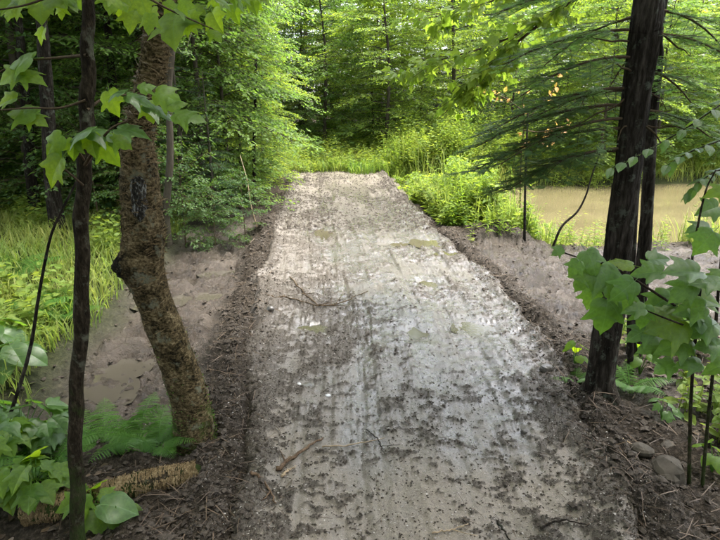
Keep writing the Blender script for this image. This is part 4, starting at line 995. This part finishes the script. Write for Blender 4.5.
def yellow_sapling():
    b = G(520, 205); Y = b[1]; b[2] = gz(b[0], b[1])-.05
    e = link('yellow_sapling', None, None, b); tag(e, 'slim sapling by the pond with yellow and pinkish leaves', 'sapling')
    wood, lv = Geo(), Geo(); r = np.random.default_rng(3)
    for S in ([(520, 210), (521, 160), (524, 120), (520, 85)], [(523, 125), (540, 105), (552, 92), (560, 72)], [(523, 130), (540, 132), (556, 128), (568, 126)], [(522, 110), (505, 98), (492, 94), (486, 90)], [(522, 145), (540, 138), (552, 140)]):
        Q = spline([AT(a, c, Y) for a, c in S], 14); wood.tube(Q-b, np.linspace(.012, .004, 14), 5, .5, cap=False)
        k = r.integers(6, 14, 16); p = Q[k]+r.normal(0, .045, (16, 3)); lv.leaves(p-b, r.normal(0, 1, p.shape)-[0, 0, .5], np.array([0, -.6, 1.0])+r.normal(0, .4, p.shape), r.uniform(.05, .10, 16), T_OVATE, r.random(16))
    link('stem', wood.mesh('stem', M['twig'], True), e); o = link('leaves', lv.mesh('leaves', M['leaf_yellow']), e); o['kind'] = 'stuff'
yellow_sapling()

# ------------------------------------------------------------------ near left: log, ferns, seedlings
def birch_log():
    p0, p1 = G(66, 512, -.02), G(188, 478, .02)
    P = spline([p0+[-.15, -.03, 0], p0, (p0+p1)/2+[0, .01, .01], p1, p1+[.06, .02, -.03]], 150); r = np.random.default_rng(6)
    for k in range(150): P[k, 2] = gz(p0[0], p0[1])*(1-k/149)+gz(p1[0], p1[1])*k/149+.02+.006*math.sin(k*.09)
    b = P[0].copy(); e = link('birch_log', None, None, b); tag(e, 'fallen log with shredded pale bark lying before the birch', 'log')
    g = Geo(); g.tube(P-b, np.interp(np.arange(150), [0, 130, 142, 149], [.052, .050, .042, .018]), 24, .5, rough=.16, seed=4); link('core', g.mesh('core', M['bark_sapling'], True), e)
    fl = Geo(); t = nrm(np.gradient(P, axis=0)); u = nrm(np.cross(t, [0, 0, 1.0])); v = np.cross(u, t)
    for _ in range(2600):
        k = int(r.uniform(3, 142)); a0 = r.uniform(-.6, 3.9); ln = r.uniform(.015, .07)*r.choice([-1, 1]); h = r.uniform(.0008, .0028); jj = r.uniform(-.012, .012); V = []
        for q in range(5):
            f = q/4; aa = a0-f*ln/.052; R1 = .051+.004*r.random()+.009*f*f*r.random()
            p = P[k]+t[k]*(r.normal(0, .002)+jj)+(u[k]*math.cos(aa)+v[k]*math.sin(aa))*R1
            V += [p+t[k]*h, p-t[k]*h]
        fl.add(np.array(V)-b, Q=[[2*q, 2*q+2, 2*q+3, 2*q+1] for q in range(4)], a=r.random())
    o = link('bark_flakes', fl.mesh('bark_flakes', M['bark_flake']), e); o['kind'] = 'stuff'
birch_log()

def fern(px, py, n, size, label, seed, z=-.1):
    r = np.random.default_rng(seed); b = G(px, py, z); b[2] = gz(b[0], b[1])-.01
    e = link('fern', None, None, b); tag(e, label, 'fern')
    for k in range(n):
        az = k*6.283/n+r.uniform(-.4, .4); L = size*r.uniform(.7, 1.15); d = np.array([math.cos(az), math.sin(az), 0]); pr = np.array([-d[1], d[0], 0])
        s = np.linspace(0, 1, 26); h = r.uniform(.3, .62)
        P = d*(L*(.25*s+.75*s**1.4))[:, None]; P[:, 2] = L*(h*np.sin(s*1.9)*.8)
        g = Geo(); g.tube(P, np.linspace(.0025, .0007, 26), 4, .3, cap=False)
        for sgn in (1, -1):
            for q in range(4, 26):
                f = s[q]; pl = L*.30*math.sin(math.pi*min(1, (.16+.84*f)))**.8*(1-f*.35)+.006
                td = nrm((pr*sgn+d*.35+np.array([0, 0, -.12])+r.normal(0, .06, 3))[None])
                g.leaves(P[q:q+1], td, np.array([[0, 0, 1.0]])+r.normal(0, .12, (1, 3)), pl, T_PINNA, np.clip(r.normal(.45, .15, 1), 0, 1))
        link('frond', g.mesh('frond', M['fern']), e)
fern(140, 456, 8, .34, 'feathery fern right against the foot of the leaning birch', 1)
fern(106, 450, 8, .34, 'feathery fern between the near sapling and the birch', 2)
fern(160, 466, 6, .28, 'small fern just above the fallen log', 3)
fern(56, 486, 7, .28, 'fern with yellowing fronds left of the near sapling foot', 4)
fern(12, 300, 8, .50, 'large yellow-green fern in the grass at the left edge', 5)
fern(62, 335, 7, .40, 'yellow-green fern in the grass just left of the near sapling', 6)
fern(22, 342, 7, .42, 'fern in the grass behind the leaning dead stem', 7)
fern(630, 388, 6, .22, 'small fern at the foot of the hemlock, on its right side', 8, 0)
fern(576, 384, 5, .18, 'tiny feathery fern at the road edge left of the hemlock', 9, 0)

def seedling(px, py, n, size, kind, label, seed, spread=.14, hgt=.20, z=-.1, tilt=(20, 70)):
    r = np.random.default_rng(seed); b = G(px, py, z); b[2] = gz(b[0], b[1])-.01
    e = link('seedling', None, None, b); tag(e, label, 'plant'); g = Geo()
    for k in range(n):
        az = k*2.4+r.uniform(-.4, .4); rad = spread*r.uniform(.3, 1.0); h = hgt*r.uniform(.5, 1.15)
        d = np.array([math.cos(az), math.sin(az), 0]); p = d*rad*.6+[0, 0, h]
        g.tube(spline([[0, 0, 0], p*[.4, .4, .6], p], 6), [.003, .0028, .0025, .002, .002, .0015], 4, .3, cap=False)
        dd = d+np.array([0, 0, -r.uniform(.05, .55)])
        put_leaf(e, kind, p+b, dd, Vector((d[0]*.35+r.normal(0, .2), d[1]*.35-.25+r.normal(0, .2), 1)), size*r.uniform(.75, 1.2))
    link('stem', g.mesh('stem', M['fern']), e)
seedling(30, 474, 16, .10, 'maple_dark', 'leafy seedling clump at the left edge above the dark hollow', 1, .22)
seedling(8, 488, 16, .105, 'maple', 'bright seedling clump in the far lower left', 2, .14)
seedling(56, 470, 12, .085, 'maple_dark', 'small seedling clump just left of the near sapling', 3, .11)
seedling(12, 522, 16, .10, 'maple', 'bright lobed seedlings in the bottom left corner', 4, .13)
seedling(42, 522, 15, .095, 'maple', 'lobed seedlings at the bottom edge left of the near sapling', 5, .13)
seedling(4, 458, 14, .095, 'maple_dark', 'darker seedlings at the left edge below the muddy track', 6, .13)
seedling(96, 540, 8, .10, 'maple', 'bright lobed leaves right of the near sapling at the bottom edge', 7, .08, .12)
seedling(16, 398, 8, .15, 'round', 'broad blue-green leaves at the left edge of the muddy track', 8, .20, .22)
seedling(2, 385, 7, .15, 'round', 'broad dark leaves half out of view at the left edge', 9, .18, .25)
seedling(690, 350, 8, .10, 'roundlight', 'light green seedling clump behind the young maple', 10, .16, .25, 0)
seedling(712, 470, 7, .07, 'roundlight', 'small bright plant at the right edge beside the slab stone', 11, .10, .12, 0)
seedling(662, 420, 6, .06, 'maple_dark', 'small dark seedling on the litter right of the hemlock', 12, .08, .10, 0)
seedling(640, 372, 7, .08, 'roundlight', 'bright seedling right behind the hemlock foot', 13, .12, .2, 0)
seedling(574, 372, 6, .06, 'roundlight', 'pale seedling at the road edge before the hemlock', 14, .09, .16, 0)
def two_leaf():
    b = G(118, 543, -.08); b[2] = gz(b[0], b[1])-.01
    e = link('hobblebush', None, None, b); tag(e, 'low plant with two big smooth heart-shaped leaves before the log', 'plant'); g = Geo()
    for px, py, a, ln, ti in ((128, 522, -15, 40, 50), (118, 505, -10, 36, 72), (90, 532, 160, 34, 55)):
        p = AT(px, py, b[1]); g.tube(spline([[0, 0, 0], (p-b)*[.5, .5, .7], p-b-[.01, 0, .005]], 6), .002, 4, .3, cap=False)
        screen_leaf(e, 'roundlight' if ti < 60 else 'round', px, py, b[1], a, ln, ti)
    link('stem', g.mesh('stem', M['fern']), e)
two_leaf()

# ------------------------------------------------------------------ stones, sticks, crumbs
def stone(name, px, py, size, mat, label, seed, cat='stone', z=0.0, flat=.6, sharp=0.25):
    r = np.random.default_rng(seed); nu, nv = 9, 14; ph = np.linspace(.03, math.pi-.03, nu); th = np.arange(nv)*2*math.pi/nv
    PH, TH = np.meshgrid(ph, th, indexing='ij'); d = np.stack([np.sin(PH)*np.cos(TH), np.sin(PH)*np.sin(TH), np.cos(PH)], -1)
    rr = np.ones(PH.shape)
    for _ in range(9):                       # knock flats off it
        n = nrm(r.normal(0, 1, 3)[None])[0]; c = r.uniform(.68, .9); rr = np.minimum(rr, np.where((d@n) > .05, c/np.maximum(d@n, .05), 9))
    V = d*rr[..., None]*np.array(size)+0
    i = np.arange(nu-1)[:, None]*nv; j = np.arange(nv)[None]; k = (j+1) % nv
    g = G(px, py, z); zz = float(surf(g[0], g[1]))
    o = link(name, mesh_np(name, V.reshape(-1, 3), np.stack([i+j, i+k, i+k+nv, i+j+nv], -1).reshape(-1, 4), M[mat]), None, (g[0], g[1], zz+size[2]*.25), (0, 0, r.uniform(0, 6))); tag(o, label, cat); return o
stone('stone', 546, 376, (.045, .04, .035), 'darkstone', 'dark wet stone at the right edge of the road left of the hemlock', 1)
stone('stone', 524, 430, (.02, .018, .016), 'darkstone', 'small dark lump on the wet road right of the middle', 2)
stone('slab_stone', 668, 480, (.10, .08, .075), 'stone', 'grey-brown slanted slab stone in the litter at the lower right', 3)
stone('stone', 642, 458, (.06, .05, .03), 'stone', 'flat brown stone sunk in the debris at the lower right', 4)
stone('stone', 306, 382, (.028, .02, .008), 'pale', 'white pale flake lying on the road left of the middle', 5)
stone('stone', 328, 396, (.016, .014, .008), 'pale', 'smaller white flake on the road below the first', 6)
stone('stone', 299, 382, (.016, .014, .008), 'pale', 'white chip just left of the larger white flake', 7)
stone('stone', 271, 318, (.035, .03, .03), 'darkstone', 'dark lump beside the fallen twigs on the road', 8)
stone('stone', 668, 446, (.05, .035, .016), 'stone', 'flat dull stone among litter at the right, above the slab', 9)

def stick(name, pix, r0, label, mat='stick', seed=0, forks=0, lift=.006, kink=.004):
    r = np.random.default_rng(seed); P = np.array([G(a, c) for a, c in pix]); P = spline(P, 16)
    P[1:-1, :2] += r.normal(0, kink, (14, 2)); P[:, 2] = surf(P[:, 0], P[:, 1])+lift+r0*.6
    P[:, 2] = np.convolve(np.pad(P[:, 2], 2, 'edge'), np.ones(5)/5, 'valid')
    b = P[0].copy(); e = link(name, None, None, b); tag(e, label, 'stick'); g = Geo()
    g.tube(P-b, np.linspace(r0, r0*.4, 16), 6, .5, rough=.2, seed=seed); link('stem', g.mesh('stem', M[mat], True), e)
    for k in range(forks):
        i = int(r.uniform(3, 13)); d = P[i+1]-P[i]; an = r.choice([-1, 1])*r.uniform(.4, 1.0); d = np.array([d[0]*math.cos(an)-d[1]*math.sin(an), d[0]*math.sin(an)+d[1]*math.cos(an), 0]); d = nrm(d[None])[0]
        g = Geo(); q = P[i]+d*np.linspace(0, r.uniform(.06, .2), 6)[:, None]; q += np.cumsum(r.normal(0, .002, (6, 3)), 0); q[:, 2] = np.maximum(P[i, 2]+np.linspace(0, r.uniform(0, .05), 6), surf(q[:, 0], q[:, 1])+.003)
        g.tube(q-b, np.linspace(r0*.5, r0*.2, 6), 5, .5); link('twig', g.mesh('twig', M[mat], True), e)
stick('fallen_branch', [(290, 280), (304, 297), (322, 308), (345, 303), (368, 294)], .007, 'forked dark twig lying across the road in the middle distance', 'twig', 1, 8, kink=.016)
stick('fallen_branch', [(268, 303), (290, 302), (318, 308), (334, 304)], .006, 'second dark twig crossing the forked one on the road', 'twig', 2, 7, kink=.016)
stick('broken_stick', [(276, 470), (290, 460), (306, 448), (323, 438)], .011, 'reddish-brown broken stick lying on the near road', 'stick', 3, 2)
stick('broken_stick', [(282, 478), (288, 471), (296, 465)], .006, 'short pale splinter beside the reddish-brown stick', 'straw', 4)
stick('curled_stick', [(252, 482), (262, 487), (270, 494), (276, 508)], .008, 'short curved dark stick on the near left of the road', 'stick', 5, 1)
stick('twig', [(322, 446), (350, 443), (385, 438)], .004, 'thin pale twig half sunk in the road left of the middle', 'straw', 6)
stick('twig', [(432, 538), (450, 534), (468, 528)], .004, 'thin green-tipped twig at the bottom edge of the road', 'straw', 7, 1)
stick('twig', [(540, 532), (562, 524), (588, 530)], .005, 'dark arched root-like twig on the road at the bottom right', 'bark_dark', 8, 1)
stick('twig', [(498, 520), (505, 530), (512, 540)], .005, 'short dark twig on the near road, right of the middle', 'bark_dark', 9)
stick('twig', [(623, 438), (630, 444), (636, 450)], .003, 'straight pale straw on the litter below the hemlock', 'straw', 10)
stick('twig', [(366, 430), (378, 440), (384, 452)], .004, 'short dark twig in the middle of the near road', 'bark_dark', 11, 1)

def clods():
    r = np.random.default_rng(17); V0 = np.array([[1, 0, 0], [-1, 0, 0], [0, 1, 0], [0, -1, 0], [0, 0, .8], [0, 0, -.8], [.6, .6, .4], [-.6, .5, .5], [.5, -.6, .45], [-.6, -.55, .3]])
    F0 = np.array([[6, 4, 0], [0, 2, 6], [2, 4, 6], [2, 7, 4], [1, 7, 2], [1, 4, 7], [0, 4, 8], [8, 4, 3], [0, 8, 3], [1, 9, 4], [9, 3, 4], [1, 3, 9], [0, 5, 2], [2, 5, 1], [1, 5, 3], [3, 5, 0]])
    V8 = np.array([[1, 0, 0], [-1, .1, 0], [0, 1, 0], [.1, -1, 0], [.1, 0, .8], [0, 0, -.5]]); F8 = np.array([[0, 2, 4], [2, 1, 4], [1, 3, 4], [3, 0, 4]])
    def add(name, n, xr, yr, prob, smin, smax, mat, label, power=2.2, V0=V0, F0=F0):
        nk = len(V0)
        m = n*10; y = np.exp(r.uniform(math.log(yr[0]), math.log(yr[1]), m)); x = r.uniform(*xr, m); k = r.random(m) < prob(x, y); x, y = x[k][:n], y[k][:n]; n = len(x)
        s = smin+(smax-smin)*r.random(n)**power; z = surf(x, y)
        V = V0[None]*(1+r.normal(0, .25, (n, nk, 1)))*(s[:, None, None]*r.uniform(.6, 1.3, (n, 1, 3))*[1, 1, .7])
        a = r.uniform(0, 6.28, n); c, q = np.cos(a)[:, None], np.sin(a)[:, None]
        V = np.stack([V[..., 0]*c-V[..., 1]*q, V[..., 0]*q+V[..., 1]*c, V[..., 2]], -1)+np.stack([x, y, z+s*.25], -1)[:, None]
        F = (F0[None]+(np.arange(n)*nk)[:, None, None]).reshape(-1, 3)
        o = link(name, mesh_np(name, V.reshape(-1, 3), F, M[mat])); tag(o, label, 'debris', kind='stuff')
    onroad = lambda x, y: (x > XL(y)-.12) & (x < XR(y)+.15)
    deb = lambda x, y: road_z(x, y)[1][:, 0]
    add('mud_crumbs', 3500, (-1.9, 2.2), (1.3, 10), lambda x, y: onroad(x, y)*(.02+.9*deb(x, y)), .003, .012, 'clod', 'dark crumbs of mud strewn over the road', 3)
    add('far_specks', 9000, (-2.6, 1.6), (7, 13.5), lambda x, y: onroad(x, y)*(.2+.8*deb(x, y)), .005, .022, 'clod', 'dark specks of soil on the far part of the road', 2, V8, F8)
    add('mud_specks', 42000, (-1.9, 2.2), (1.3, 10), lambda x, y: onroad(x, y)*(.16+.84*deb(x, y)), .002, .007, 'clod', 'fine dark specks of soil over the road', 2, V8, F8)
    edge = lambda x, y: np.exp(-((sl_(x, y)-.12)/.16)**2)*(y < 9)+np.exp(-((sr_(x, y)-.08)/.14)**2)*(y < 7)+.35*(sr_(x, y) > 0)*(sr_(x, y) < 1.2)*(y < 3.9)+.3*(sl_(x, y) > 0)*(sl_(x, y) < .7)*(y < 2.6)+.7*np.exp(-((y-7.0)/.25)**2)*(sr_(x, y) > .2)*(x < 4)
    add('edge_clods', 6000, (-3, 4), (1.3, 8.5), edge, .005, .022, 'clod', 'dark clods of earth heaped along the road edges', 3)
    add('edge_crumbs', 24000, (-3, 4), (1.3, 8), edge, .002, .010, 'clod', 'fine dark crumbs of earth along the road edges', 2, V8, F8)
    add('road_grit', 16000, (-1.2, 2.2), (1.3, 7), lambda x, y: onroad(x, y)*.6, .0015, .005, 'pebble', 'pale grit pressed into the road', 2, V8, F8)
    add('track_clods', 4500, (-4, 7), (2.4, 7), lambda x, y: ((sl_(x, y) > .2) & (sl_(x, y) < 1.3))*.5+((sr_(x, y) > .15) & (y > 3.7))*.5, .004, .022, 'clod', 'clods of mud lying in the muddy side tracks', 3)
    # straw, bark bits and dead leaves
    def bits(name, n, xr, yr, prob, L, tpl, mat, label):
        m = n*10; y = np.exp(r.uniform(math.log(yr[0]), math.log(yr[1]), m)); x = r.uniform(*xr, m); k = r.random(m) < prob(x, y); x, y = x[k][:n], y[k][:n]; n = len(x)
        a = r.uniform(0, 6.28, n); p = np.stack([x, y, surf(x, y)+.006], -1); D = np.stack([np.cos(a), np.sin(a), r.normal(0, .22, n)], -1); N = np.array([0, 0, 1.0])+r.normal(0, .35, (n, 3))
        g = Geo(); g.leaves(p, D, N, r.uniform(*L, n), tpl, r.random(n)); o = link(name, g.mesh(name, M[mat])); tag(o, label, 'debris', kind='stuff')
    T_STRAW = (np.array([[0, -.02, 0], [0, .02, 0], [.5, .018, .04], [.5, -.018, .04], [1, .008, 0], [1, -.008, 0]], float), np.array([[0, 1, 2, 3], [3, 2, 4, 5]]))
    bits('road_straw', 2600, (-1.5, 2.2), (1.3, 8), lambda x, y: onroad(x, y)*(.12+.6*deb(x, y)), (.02, .07), T_STRAW, 'litter', 'bits of straw and fine twig on the road')
    bits('edge_straw', 2600, (-3, 4), (1.3, 7), edge, (.03, .12), T_STRAW, 'litter', 'rootlets and dead stalks along the road edges')
    lit = lambda x, y: ((sr_(x, y) > .5) & (y < 3.9))*.8+((sl_(x, y) > .55) & (y < 2.5))*.5
    bits('leaf_litter', 5200, (-4, 6), (1.2, 4), lit, (.02, .06), T_OVATE, 'litter', 'brown dead leaves on the forest floor')
clods()

# ---- unseen trees added round and behind the viewer to shade the foreground
r = np.random.default_rng(99)
for i, (x, y) in enumerate(((-3.0, -2.2), (-.6, -4.6), (2.9, -3.0), (5.2, -.4), (-5.4, .2), (-3.6, -5.5), (4.0, -6.0), (-8.0, -2.0))):
    pr = (P_B[3], P_B[0], P_C[0])[i % 3]
    tree('forest_tree', pr, x, y, r.uniform(0, 6), r.uniform(.9, 1.2), 'added tree out of view behind the camera, shading the foreground', 'added shade trees round the viewer')
for i, (x, y) in enumerate(((3.7, .7),)):  # unseen high crown added beside the camera to darken the lower right
    e = link('forest_tree', None, None, (x, y, gz(x, y))); tag(e, ('tall added shade tree just out of view to the right of the camera', 'tall added shade tree just out of view to the left of the camera')[i], 'tree', 'added shade trees round the viewer')
    link('trunk', hi[i][0], e); link('crown', hi[i][1], e, (0, 0, .6))
